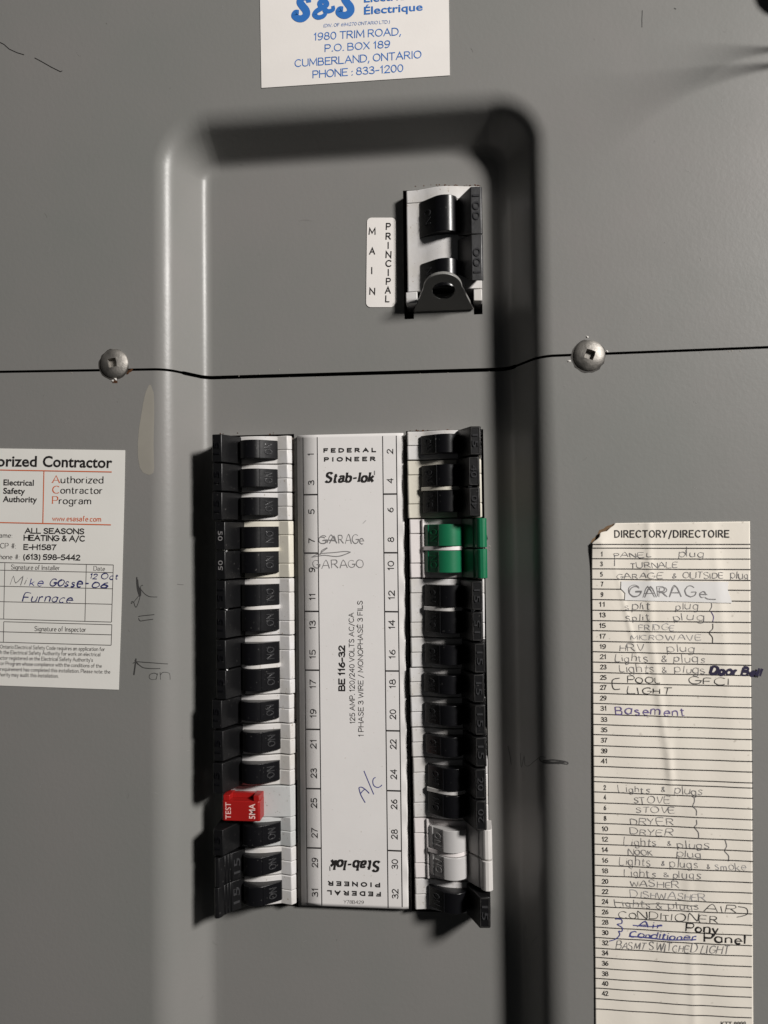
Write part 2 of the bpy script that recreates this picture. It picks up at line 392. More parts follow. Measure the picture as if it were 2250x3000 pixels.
# single-stroke alphabet for handwriting and the serif faces: width, strokes (cap height = 1)
def _arc(cx, cy, rx, ry, a0, a1, n=8):
    return [(cx + rx * math.cos(math.radians(a0 + (a1 - a0) * i / n)), cy + ry * math.sin(math.radians(a0 + (a1 - a0) * i / n))) for i in range(n + 1)]
def _bowl(x, y0, y1, w):      # right-hand bowl from (x,y1) to (x,y0)
    m_, r = (y0 + y1) / 2, (y1 - y0) / 2
    return [(x, y1), (x + w - r * .8, y1)] + _arc(x + w - r * .8, m_, r * .8, r, 90, -90, 6)[1:] + [(x, y0)]
SF = {
 'A': (.74, [[(0, 0), (.37, 1), (.74, 0)], [(.13, .36), (.61, .36)]]),
 'B': (.62, [[(0, 0), (0, 1)], _bowl(0, .53, 1, .52), _bowl(0, 0, .53, .6)]),
 'C': (.70, [_arc(.4, .5, .38, .5, 48, 312, 12)]),
 'D': (.68, [[(0, 0), (0, 1)], _bowl(0, 0, 1, .68)]),
 'E': (.56, [[(.56, 1), (0, 1), (0, 0), (.56, 0)], [(0, .52), (.46, .52)]]),
 'F': (.54, [[(.54, 1), (0, 1), (0, 0)], [(0, .52), (.44, .52)]]),
 'G': (.72, [_arc(.38, .5, .38, .5, 45, 345, 12) + [(.74, .45), (.42, .45)]]),
 'H': (.66, [[(0, 0), (0, 1)], [(.66, 0), (.66, 1)], [(0, .52), (.66, .52)]]),
 'I': (.10, [[(.05, 0), (.05, 1)]]),
 'J': (.45, [[(.42, 1), (.42, .25)] + _arc(.21, .25, .21, .25, 0, -170, 6)]),
 'K': (.62, [[(0, 0), (0, 1)], [(.58, 1), (0, .4)], [(.2, .58), (.62, 0)]]),
 'L': (.52, [[(0, 1), (0, 0), (.52, 0)]]),
 'M': (.82, [[(0, 0), (.05, 1), (.41, .2), (.77, 1), (.82, 0)]]),
 'N': (.66, [[(0, 0), (0, 1), (.66, 0), (.66, 1)]]),
 'O': (.76, [_arc(.38, .5, .38, .5, 95, 455, 14)]),
 'P': (.58, [[(0, 0), (0, 1)], _bowl(0, .46, 1, .58)]),
 'R': (.62, [[(0, 0), (0, 1)], _bowl(0, .5, 1, .56), [(.26, .5), (.62, 0)]]),
 'S': (.58, [[(.54, .84), (.42, .97), (.24, 1), (.07, .9), (.04, .74), (.14, .59), (.40, .46), (.54, .32), (.52, .12), (.36, 0), (.16, .01), (.02, .14)]]),
 'T': (.62, [[(0, 1), (.62, 1)], [(.31, 1), (.31, 0)]]),
 'U': (.64, [[(0, 1), (0, .3)] + _arc(.32, .3, .32, .3, 180, 360, 8) + [(.64, 1)]]),
 'V': (.66, [[(0, 1), (.33, 0), (.66, 1)]]),
 'W': (.94, [[(0, 1), (.22, 0), (.47, .8), (.72, 0), (.94, 1)]]),
 'X': (.6, [[(0, 1), (.6, 0)], [(.6, 1), (0, 0)]]),
 'Y': (.6, [[(0, 1), (.3, .5), (.6, 1)], [(.3, .5), (.22, 0)]]),
 'Z': (.6, [[(0, 1), (.6, 1), (0, 0), (.6, 0)]]),
 'a': (.50, [[(.46, .62), (.46, .0)], _arc(.25, .31, .25, .31, 30, 330, 10)]),
 'b': (.50, [[(.02, 1), (.02, 0)], _arc(.26, .31, .25, .31, 150, -150, 10)]),
 'c': (.44, [_arc(.25, .31, .25, .31, 50, 310, 9)]),
 'd': (.52, [[(.48, 1), (.48, 0)], _arc(.25, .31, .25, .31, 30, 330, 10)]),
 'e': (.48, [[(.03, .33), (.48, .33)] + _arc(.25, .31, .23, .31, 5, 310, 10)]),
 'f': (.34, [[(.34, .94), (.24, 1), (.14, .9), (.14, 0)], [(0, .62), (.3, .62)]]),
 'g': (.50, [[(.46, .62), (.46, -.15), (.36, -.32), (.16, -.32), (.04, -.2)], _arc(.25, .31, .24, .31, 30, 330, 10)]),
 'h': (.48, [[(.02, 1), (.02, 0)], [(.02, .4), (.14, .6), (.34, .62), (.46, .46), (.46, 0)]]),
 'i': (.10, [[(.05, .62), (.05, 0)], [(.05, .84), (.06, .90)]]),
 'k': (.46, [[(.02, 1), (.02, 0)], [(.42, .62), (.02, .22)], [(.16, .36), (.46, 0)]]),
 'l': (.10, [[(.05, 1), (.05, 0)]]),
 'm': (.76, [[(.02, .62), (.02, 0)], [(.02, .42), (.16, .62), (.32, .58), (.38, .4), (.38, 0)], [(.38, .42), (.5, .62), (.68, .58), (.74, .4), (.74, 0)]]),
 'n': (.48, [[(.02, .62), (.02, 0)], [(.02, .4), (.14, .6), (.34, .62), (.46, .46), (.46, 0)]]),
 'o': (.50, [_arc(.25, .31, .25, .31, 95, 455, 12)]),
 'p': (.50, [[(.02, .62), (.02, -.34)], _arc(.26, .31, .25, .31, 150, -150, 10)]),
 'q': (.50, [[(.46, .62), (.46, -.34)], _arc(.25, .31, .24, .31, 30, 330, 10)]),
 'r': (.32, [[(.02, .62), (.02, 0)], [(.02, .4), (.14, .6), (.32, .6)]]),
 's': (.40, [[(.37, .54), (.2, .63), (.05, .52), (.1, .38), (.32, .26), (.37, .12), (.22, 0), (.02, .08)]]),
 't': (.34, [[(.14, .86), (.14, .1), (.24, 0), (.34, .04)], [(0, .62), (.32, .62)]]),
 'u': (.48, [[(.02, .62), (.02, .18), (.14, .01), (.32, .02), (.46, .2)], [(.46, .62), (.46, 0)]]),
 'v': (.44, [[(0, .62), (.22, 0), (.44, .62)]]),
 'w': (.66, [[(0, .62), (.16, 0), (.33, .55), (.5, 0), (.66, .62)]]),
 'x': (.44, [[(0, .62), (.44, 0)], [(.44, .62), (0, 0)]]),
 'y': (.46, [[(0, .62), (.23, .04)], [(.46, .62), (.12, -.32), (.0, -.3)]]),
 'z': (.42, [[(0, .62), (.42, .62), (0, 0), (.42, 0)]]),
 '0': (.56, [_arc(.28, .5, .28, .5, 90, 450, 12)]), '1': (.3, [[(.04, .78), (.2, 1), (.2, 0)]]),
 '2': (.56, [[(.03, .76), (.14, .96), (.36, 1), (.52, .84), (.48, .6), (.02, .02), (0, 0), (0, 0), (.56, 0)]]),
 '3': (.54, [[(.03, .86), (.2, 1), (.44, .93), (.46, .66), (.22, .54), (.5, .42), (.52, .12), (.28, 0), (0, .12)]]),
 '4': (.58, [[(.44, 0), (.44, 1), (0, .3), (.58, .3)]]),
 '5': (.54, [[(.5, 1), (.08, 1), (.08, 1), (.04, .52), (.04, .52), (.28, .62), (.52, .46), (.52, .16), (.3, 0), (.02, .1)]]),
 '6': (.54, [[(.46, .95), (.2, .8), (.03, .4)] + _arc(.28, .28, .25, .28, 160, -190, 12)]),
 '7': (.54, [[(0, 1), (.54, 1), (.54, 1), (.3, .5), (.18, 0)]]),
 '8': (.56, [_arc(.28, .76, .22, .24, -90, 270, 12), _arc(.28, .27, .28, .27, 90, 450, 12)]),
 '9': (.54, [_arc(.27, .71, .26, .29, 0, 360, 12) + [(.5, .4), (.36, .08), (.12, 0), (.05, .06)]]),
 'É': (.56, [[(.56, 1), (0, 1), (0, 0), (.56, 0)], [(0, .52), (.46, .52)], [(.2, 1.1), (.36, 1.26)]]),
 'Q': (.76, [_arc(.38, .5, .38, .5, 95, 455, 14), [(.5, .2), (.74, -.04)]]),
 '&': (.62, [[(.6, 0), (.16, .7), (.2, .94), (.38, .96), (.4, .74), (.06, .3), (.1, .04), (.36, 0), (.58, .4)]]),
 '+': (.4, [[(.2, .55), (.2, .05)], [(0, .3), (.4, .3)]]),
 '-': (.36, [[(0, .38), (.36, .42)]]), '/': (.4, [[(0, -.1), (.4, 1)]]), '.': (.08, [[(.02, .0), (.08, .03)]]), ',': (.1, [[(.08, .05), (.0, -.14)]]),
 ':': (.08, [[(.02, .0), (.08, .04)], [(.02, .5), (.08, .54)]]), "'": (.06, [[(.03, 1), (.03, .8)]]), '#': (.6, [[(.2, 0), (.3, 1)], [(.42, 0), (.52, 1)], [(0, .34), (.6, .34)], [(.05, .68), (.6, .68)]]),
 '(': (.22, [_arc(.3, .42, .26, .62, 125, 235, 6)]), ')': (.22, [_arc(-.06, .42, .26, .62, -55, 55, 6)]),
}
def strokes_of(body, gap=.17, jit=0.0, rnd=None, pr=False):
    x = 0.0
    out = []
    for ch in body:
        if ch == ' ':
            x += .36; continue
        w, st = PRINT[ch] if pr and ch in PRINT else SF[ch]
        jx = jy = 0; sc = 1.0
        if jit:
            jy = rnd.uniform(-jit, jit) * .9; sc = 1 + rnd.uniform(-jit, jit) * 1.9
        sl = rnd.uniform(-jit, jit) * 1.2 if jit else 0
        for s_ in st:
            q = [(x + (px + sl * py) * sc, py * sc + jy) for px, py in s_]
            if jit: q = [(a + rnd.uniform(-jit, jit) * .2, b + rnd.uniform(-jit, jit) * .2) for a, b in q]
            out.append((ch, q))
        x += w * sc + gap * (1 + (rnd.uniform(-jit, jit) * 4 if jit else 0))
    return out, x - gap
def hand(ink, part, m, F, body, p0, p1, cap, w=0.28, jit=.10, gap=.2, slant=0.0, twice=False):
    """handwriting: the single-stroke letters with a shaky hand"""
    ink.n += 1
    rnd = random.Random(body + str(p0))
    for rep in range(2 if twice else 1):
        st, L = strokes_of(body, gap, jit, rnd)
        for ch, q in st:
            q = smooth_pts(q, n=3)
            a = ink.P(F(*p0)); b = ink.P(F(*p1))
            ln = math.hypot(b[0] - a[0], b[1] - a[1])
            sc = abs(unp(CX, CY, ink.base or 10)[0] - unp(CX + 100, CY, ink.base or 10)[0]) / 100
            ch_ = cap * F.k * sc
            ex, ez = (b[0] - a[0]) / ln, (b[1] - a[1]) / ln
            Q = []
            for x, y in q:
                X = x / L * ln + slant * y * ch_; Y = y * ch_
                Q.append((a[0] + ex * X - ez * Y, a[1] + ez * X + ex * Y))
            ph = rnd.uniform(0, 6)
            ink.put(part, m, *ribbon2d(Q, (lambda t, ph=ph: w * (0.86 + .30 * math.sin(ph + 4 * t)))))
def serif(ink, part, m, F, body, p0, p1, cap, wv=(.16, .07), slab=.12, slab_t=None, shear=0.0, gap=.17):
    """serif lettering: broad-nib strokes plus feet; wv, slab in cap heights"""
    ink.n += 1
    st, L = strokes_of(body, gap, pr=True)
    a = ink.P(F(*p0)); b = ink.P(F(*p1))
    ln = math.hypot(b[0] - a[0], b[1] - a[1])
    sc = abs(unp(CX, CY, ink.base or 10)[0] - unp(CX + 100, CY, ink.base or 10)[0]) / 100
    c = cap * F.k * sc
    ex, ez = (b[0] - a[0]) / ln, (b[1] - a[1]) / ln
    kx = ln / L / c
    slab_t = slab_t or wv[1]
    def tr(vs_): return [(a[0] + (ex * (x * kx + shear * y) - ez * y) * c, a[1] + (ez * (x * kx + shear * y) + ex * y) * c) for x, y in vs_]
    for ch, q in st:
        n = len(q)
        v, f = ribbon2d(q if n < 3 or ch in 'AEFHIKLMNTVWXYZklvwxyz' else smooth_pts(q, n=2), 0, wv=(wv[0] / kx, wv[1]))
        ink.put(part, m, tr(v), f)
        for e, nb in ((q[0], q[1]), (q[-1], q[-2])):
            if abs(e[0] - nb[0]) < .4 * abs(e[1] - nb[1]) and ch not in 'CGSOceos&069358()/,:\'':
                if min(abs(e[1] - k) for k in (0, 1, .62, -.34)) < .02:
                    y = e[1] + (slab_t / 2 if e[1] < .1 else -slab_t / 2)
                    xl, xr = e[0] - slab / kx, e[0] + slab / kx
                    if e[1] > .1 and ch in 'abdhiklmnpru': xr = e[0]
                    ink.put(part, m, tr([(xl, y - slab_t / 2), (xr, y - slab_t / 2), (xr, y + slab_t / 2), (xl, y + slab_t / 2)]), [(0, 1, 2, 3)])

PRINT = {'a': (.48, [[(.04, .5), (.12, .61), (.28, .63), (.42, .52), (.42, .0)], [(.42, .38), (.2, .36), (.04, .26), (.04, .1), (.16, 0), (.32, .04), (.42, .18)]])}
SMOOTH = set('CGSOQQacdeghmnopqrstubfP&B0235689DRJU()')
def sans(ink, part, m, F, body, p0, p1, cap, w=.115, spacing=.17, space=.30):
    """plain sans-serif lettering: even strokes of w cap heights from p0 to p1 (frame pixels)"""
    ink.n += 1
    x = 0.0; st = []
    for ch in body:
        if ch == ' ': x += space; continue
        gw, gs = SF[ch]
        if ch in PRINT: gw, gs = PRINT[ch]
        for s_ in gs: st.append((ch, [(x + a, b) for a, b in s_]))
        x += gw + spacing
    L = max(x - spacing, .12)
    a = ink.P(F(*p0)); b = ink.P(F(*p1))
    ln = math.hypot(b[0] - a[0], b[1] - a[1])
    sc = abs(unp(CX, CY, ink.base or 10)[0] - unp(CX + 100, CY, ink.base or 10)[0]) / 100
    c = cap * F.k * sc
    ex, ez = (b[0] - a[0]) / ln, (b[1] - a[1]) / ln
    if body in ('1', 'I'): ln = L * c * .9; 
    kx = ln / L / c
    W_ = w * c
    i0, i1 = w / 2, 1 - w / 2
    for ch, q in st:
        q = [(px, w / 2 + py * (1 - w) if py >= 0 else py) for px, py in q]
        if ch in SMOOTH and len(q) > 3: q = smooth_pts(q, n=2)
        Q = []
        for px, py in q:
            X, Y = px * kx * c, py * c
            Q.append((a[0] + ex * X - ez * Y, a[1] + ez * X + ex * Y))
        if math.hypot(Q[0][0] - Q[-1][0], Q[0][1] - Q[-1][1]) > W_ * .3:      # square ends reach the full cap height
            def ext(A, B):
                l = math.hypot(A[0] - B[0], A[1] - B[1]) or 1
                return (A[0] + (A[0] - B[0]) / l * W_ * .42, A[1] + (A[1] - B[1]) / l * W_ * .42)
            Q = [ext(Q[0], Q[1])] + Q[1:-1] + [ext(Q[-1], Q[-2])] if len(Q) > 2 else [ext(Q[0], Q[1]), ext(Q[1], Q[0])]
        ink.put(part, m, *ribbon2d(Q, W_))
def sans_c(ink, part, m, F, body, c, length, cap, up=False, w=.115):
    if up: sans(ink, part, m, F, body, (c[0] + cap / 2, c[1] + length / 2), (c[0] + cap / 2, c[1] - length / 2), cap, w)
    else: sans(ink, part, m, F, body, (c[0] - length / 2, c[1] + cap / 2), (c[0] + length / 2, c[1] + cap / 2), cap, w)

# ------------------------------------------------------------------ enclosure behind the covers, wall
def box(mb, x0, x1, z0, z1, h0, h1):
    v = [(x, z, h) for x in (x0, x1) for z in (z0, z1) for h in (h0, h1)]
    mb.add(v, [(0, 1, 3, 2), (4, 6, 7, 5), (0, 4, 5, 1), (2, 3, 7, 6), (0, 2, 6, 4), (1, 5, 7, 3)])
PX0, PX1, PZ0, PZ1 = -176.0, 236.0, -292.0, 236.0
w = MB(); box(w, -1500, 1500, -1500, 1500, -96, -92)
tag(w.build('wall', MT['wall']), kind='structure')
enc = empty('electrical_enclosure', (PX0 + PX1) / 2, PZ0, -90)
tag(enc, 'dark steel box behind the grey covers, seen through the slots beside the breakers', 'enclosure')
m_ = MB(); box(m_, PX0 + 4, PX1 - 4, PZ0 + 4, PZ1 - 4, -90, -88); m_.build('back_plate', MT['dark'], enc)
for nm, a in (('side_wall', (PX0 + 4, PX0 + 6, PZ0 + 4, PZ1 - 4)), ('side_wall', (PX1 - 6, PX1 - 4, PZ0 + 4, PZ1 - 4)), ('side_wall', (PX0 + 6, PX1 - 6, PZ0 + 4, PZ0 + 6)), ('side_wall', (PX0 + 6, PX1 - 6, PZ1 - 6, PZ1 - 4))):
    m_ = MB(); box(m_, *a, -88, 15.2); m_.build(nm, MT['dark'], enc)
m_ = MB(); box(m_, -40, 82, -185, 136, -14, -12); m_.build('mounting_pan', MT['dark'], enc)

# ------------------------------------------------------------------ the two covers
ZR = round(unp(1303, 912, 0)[1], 2)
HOLES = [(-36.8, -3.95, -177.4, 26.7), (44.9, 78.3, -177.6, 26.9), (45.2, 78.8, ZR, 132.0), (45.2, 49.3, 75.6, ZR), (75.1, 78.8, 76.4, ZR)]
def lines(a, b, step, fine, extra):
    s_ = set()
    x = a
    while x < b:
        s_.add(round(x, 3))
        x += next((f for lo_, hi, f in fine if lo_ <= x < hi), step)
    s_.add(b)
    for e in extra:
        if a < e < b:
            near = [q for q in s_ if abs(q - e) < 0.45]
            for q in near:
                if q not in (a, b): s_.discard(q)
            s_.add(e)
    return sorted(s_)
FX = [(-68, -40, .7), (80, 108, .7)]
def cover(name, zlo, zhi, upper):
    xs = lines(PX0, PX1, 4.0, FX, [h[i] for h in HOLES for i in (0, 1)])
    zs = lines(zlo, zhi, 4.0, [(141, 168, .7)], [h[i] for h in HOLES for i in (2, 3)])
    mb = MB()
    nx, nz = len(xs), len(zs)
    for z in zs:
        for x in xs:
            edge = zlo if upper else zhi
            k = math.exp(-abs(z - edge) / 14.0)
            inner = not (x < 44 or x > 80)
            half = 0.80 if -50 < x < 92 else 0.52
            zz = z + (seam(x) + (half if upper else -half) - edge) * (k if abs(z - edge) < 22 else 0)
            dent = 0.0
            mb.v.append((x, zz, Hs(x, z) + dent))
    def inhole(x, z): return any(a < x < b and c < z < d for a, b, c, d in HOLES)
    fs = []
    for j in range(nz - 1):
        for i in range(nx - 1):
            if inhole((xs[i] + xs[i + 1]) / 2, (zs[j] + zs[j + 1]) / 2): continue
            a = j * nx + i
            fs.append((a, a + 1, a + nx + 1, a + nx))
    cnt = {}
    for f in fs:
        for k in range(4):
            e = (f[k], f[(k + 1) % 4])
            cnt.setdefault(tuple(sorted(e)), []).append(e)
    mb.f = fs
    rim = MB()
    low = {}
    def lowv(i):
        if i not in low:
            x, z, h = mb.v[i]
            rim.v.append((x, z, h)); rim.v.append((x, z, h - 1.3))
            low[i] = len(rim.v) - 2
        return low[i]
    for e, l in cnt.items():
        if len(l) == 1:
            a, b = l[0]
            A, B = lowv(a), lowv(b)
            rim.f.append((A, A + 1, B + 1, B))
    root = mb.build(name, MT['cover'], None, smooth=True)
    for p in root.data.polygons: p.use_smooth = True
    me = rim.mesh('cut_edge', MT['bare'])
    o = bpy.data.objects.new('cut_edge', me)
    link(o, root)
    return root
upper = tag(cover('upper_cover', 53.0, PZ1, True), 'upper grey painted steel cover with the rounded top of the pressed recess', 'panel cover')
lower = tag(cover('lower_cover', PZ0, 53.0, False), 'lower grey painted steel cover around the two columns of breakers', 'panel cover')

# bent-out lock tab of the upper cover, below the main breaker
LEAN = math.radians(62)
tab_o = (61.9, ZR + 1.3)
tw, tl, tr_ = 12.9, 20.8, 8.0
outl = [(-tw, 0)] + [(-tw + (tw - tr_) * .98 * t, (tl - tr_) * t) for t in (.35, .7, 1.0)]
outl += _arc(0, tl - tr_, tr_ * 1.0, tr_, 180, 0, 16)[1:-1] + [(tw - (tw - tr_) * .98 * t, (tl - tr_) * t) for t in (1.0, .7, .35)] + [(tw, 0)]
nh = 24
tab = MB()
def tabp(a, b, c): return (tab_o[0] + a + 0.3, tab_o[1] + b * math.cos(LEAN) - (c + .75) * math.sin(LEAN), .75 + b * math.sin(LEAN) + c * math.cos(LEAN))
cxh, cyh, rh = 0.3, 11.5, 4.7
def outer_at(th):
    d = (math.cos(th), math.sin(th)); best = 99
    n = len(outl)
    for i in range(n):
        (x1, y1), (x2, y2) = outl[i], outl[(i + 1) % n]
        ex, ey = x2 - x1, y2 - y1
        den = d[0] * ey - d[1] * ex
        if abs(den) < 1e-9: continue
        t = ((x1 - cxh) * ey - (y1 - cyh) * ex) / den
        s_ = ((x1 - cxh) * d[1] - (y1 - cyh) * d[0]) / den
        if t > 0 and -1e-6 <= s_ <= 1 + 1e-6: best = min(best, t)
    return (cxh + d[0] * best, cyh + d[1] * best)
angs = sorted([2 * math.pi * k / 56 for k in range(56)] + [math.atan2(y - cyh, x - cxh) % (2 * math.pi) for x, y in (outl[0], outl[-1])])
N = len(angs)
for c in (0.75, -0.75):
    tab.v += [tabp(cxh + rh * math.cos(a), cyh + rh * math.sin(a), c) for a in angs]
    tab.v += [tabp(*outer_at(a), c) for a in angs]
for i in range(N):
    j = (i + 1) % N
    tab.f += [(i, j, N + j, N + i), (2 * N + i, 3 * N + i, 3 * N + j, 2 * N + j), (N + i, N + j, 3 * N + j, 3 * N + i), (i, 2 * N + i, 2 * N + j, j)]
t_o = tab.build('lock_tab', MT['cover'], upper, off=(0, 0, 0)); fix_normals(t_o.data); add_bevel(t_o, .22)
# the bend where the tab leaves the sheet
bn = MB(); k_ = 7
for i in range(k_):
    a = LEAN * i / (k_ - 1)
    z_, h_ = ZR - .9 + 2.6 * math.sin(a) * .92, 2.6 * (1 - math.cos(a))
    for x_ in (tab_o[0] + .3 - tw, tab_o[0] + .3 + tw): bn.v.append((x_, z_, h_ + .01))
    for x_ in (tab_o[0] + .3 - tw, tab_o[0] + .3 + tw): bn.v.append((x_, z_ + 1.3 * math.sin(a), h_ - 1.3 * math.cos(a)))
for i in range(k_ - 1):
    q = 4 * i; bn.f += [(q, q + 1, q + 5, q + 4), (q + 2, q + 6, q + 7, q + 3), (q, q + 4, q + 6, q + 2), (q + 1, q + 3, q + 7, q + 5)]
o_ = bn.build('tab_bend', MT['cover'], upper, off=(0, 0, 0), smooth=True); fix_normals(o_.data)

# ------------------------------------------------------------------ solids
def loft(pts, zr=None):
    """pts: (u, h) or (u, h, z0, z1) outline; extruded along z"""
    v = []
    for p in pts: v.append((p[0], (p[2] if len(p) > 2 else zr[0]), p[1]))
    for p in pts: v.append((p[0], (p[3] if len(p) > 2 else zr[1]), p[1]))
    n = len(pts)
    f = [tuple(range(n)), tuple(range(2 * n - 1, n - 1, -1))]
    f += [(i, n + i, n + (i + 1) % n, (i + 1) % n) for i in range(n)]
    return v, f
_mc = {}
def solid(key, sgn, pts, m, zr=None, bevel=.2):
    k = (key, sgn, m, zr, tuple(pts))
    if k not in _mc:
        v, f = loft(pts, zr)
        mb = MB(); mb.add([(sgn * u, z, h) for u, z, h in v], f)
        me = mb.mesh(key, MT[m])
        fix_normals(me)
        me.shade_smooth(); me.set_sharp_from_angle(angle=math.radians(26))
        _mc[k] = me
    return _mc[k], bevel
def part(name, me_b, parent, loc=(0, 0, 0), rot=None):
    me, bevel = me_b
    o = bpy.data.objects.new(name, me)
    o.location = W(*loc)
    if rot: o.rotation_euler = rot
    if bevel: add_bevel(o, bevel)
    return link(o, parent)
def emboss(body, c, up, nrm, run, cap, length, m, depth=.22, bold=0.0):
    """raised lettering centred on c; run, up, nrm are (x, z, h) directions"""
    v, f = glyphs(body, bold)
    xs_ = [p[0] for p in v]; x0, x1 = min(xs_), max(xs_)
    mb = MB()
    def T(x, y, d):
        a = ((x - x0) / (x1 - x0) - .5) * length; b = (y / CAPH - .5) * cap
        return tuple(c[i] + run[i] * a + up[i] * b + nrm[i] * d for i in range(3))
    n = len(v)
    mb.v = [T(x, y, depth) for x, y in v] + [T(x, y, -.1) for x, y in v]
    mb.f = list(f)
    cnt = {}
    for q in f:
        for i in range(len(q)):
            e = (q[i], q[(i + 1) % len(q)]); cnt.setdefault(tuple(sorted(e)), []).append(e)
    for e, l in cnt.items():
        if len(l) == 1:
            a, b = l[0]; mb.f.append((b, a, a + n, b + n))
    return mb
def on_plane(sgn, A, B, zc, body, down, cap, length, m, depth=.3, bold=0.0):
    """lettering on the face whose outline runs from A to B (u, h); reading down or up the column"""
    du, dh = B[0] - A[0], B[1] - A[1]
    l = math.hypot(du, dh)
    t = (sgn * du / l, 0, dh / l)                 # in the face, across the column
    if (t[0] > 0) != down: t = tuple(-q for q in t)   # tops right when reading down, left when reading up
    run = (0, -1 if down else 1, 0)
    nrm = (-sgn * dh / l, 0, du / l)
    if nrm[2] < 0: nrm = tuple(-q for q in nrm)
    c = (sgn * (A[0] + B[0]) / 2, zc, (A[1] + B[1]) / 2)
    return emboss(body, c, t, nrm, run, cap, length, m, depth, bold)
def lettering(name, mb, m, parent):
    o = bpy.data.objects.new(name, mb.mesh(name, MT[m]))
    return link(o, parent)

HOUSE = [(1.2, -8), (1.2, 3.0), (0, 3.2), (0, 3.9), (1.6, 5.7), (6.2, 4.5), (8, 5.0), (10, 5.7), (12.5, 6.5), (15, 6.9), (18, 7.0), (20.5, 6.7), (23, 6.2), (25.5, 5.8), (31.2, 5.3), (31.2, -8)]
ROCK = [(5.9, 3), (5.9, 5.7), (6.3, 6.2), (11.9, 10.7), (12.6, 11.2), (13.6, 11.75), (15, 12.2), (16.5, 12.3), (18, 12.1), (19.3, 11.5), (20.5, 10.6), (21.2, 9.7), (21.6, 8.6), (21.6, 3)]
ROCKN = [(6.4, 3), (6.4, 5.9), (7.9, 7.6), (8.3, 7.6), (12.4, 10.9), (12.5, 11.4), (13.6, 11.9), (15, 12.3), (16.5, 12.4), (18, 12.2), (19.3, 11.6), (20.5, 10.8), (21.4, 9.8), (22.0, 8.7), (22.0, 3)]
FIN = [(21.5, 6), (21.7, 7.4), (26.6, 18.2), (30.5, 17.9), (30.9, 17.2), (31.2, 5), (24, 5)]
FINB = [(21.5, 6), (21.7, 7.4), (22.6, 9.2), (25.4, 12.4), (25.9, 12.3), (26.4, 13.6), (26.8, 13.5), (27.3, 15.0), (27.7, 14.9), (28.3, 17.0), (29.2, 18.2), (30.4, 18.4), (31.2, 17.7), (31.5, 16.4), (31.7, 5), (24, 5)]
FINN = [(21.9, 6), (22.1, 7.2), (26.6, 12.8), (27.2, 13.0), (27.7, 14.6), (28.4, 15.5), (29.4, 16.0), (30.6, 16.0), (31.6, 15.5), (32.2, 14.6), (32.3, 5), (24, 5)]
def shells(root, sgn, cuts, m, ridge=False):
    prof_ = HOUSE if not ridge else HOUSE[:4] + [(1.6, 5.3), (5.1, 4.9), (5.4, 6.0), (6.3, 6.0), (6.5, 5.3)] + HOUSE[6:]
    if sgn > 0: prof_ = [(0, -8), (0, 5.0), (.45, 5.5)] + prof_[5:]
    part('housing_base', solid('housing_base', sgn, [(-.9, -8), (-.9, -.4), (1.15, -.2), (1.15, -8)] if sgn < 0 else [(-1.0, -8), (-1.0, -2.5), (-.02, -2.3), (-.02, -8)], 'base', (cuts[0] + .25, cuts[-1] - .25), .15), root)
    rnd = random.Random(str(cuts) + m)
    for a, b in zip(cuts, cuts[1:]):
        part('housing_shell', solid('housing_shell', sgn, prof_, m, (a + .07, b - .07), .32), root)
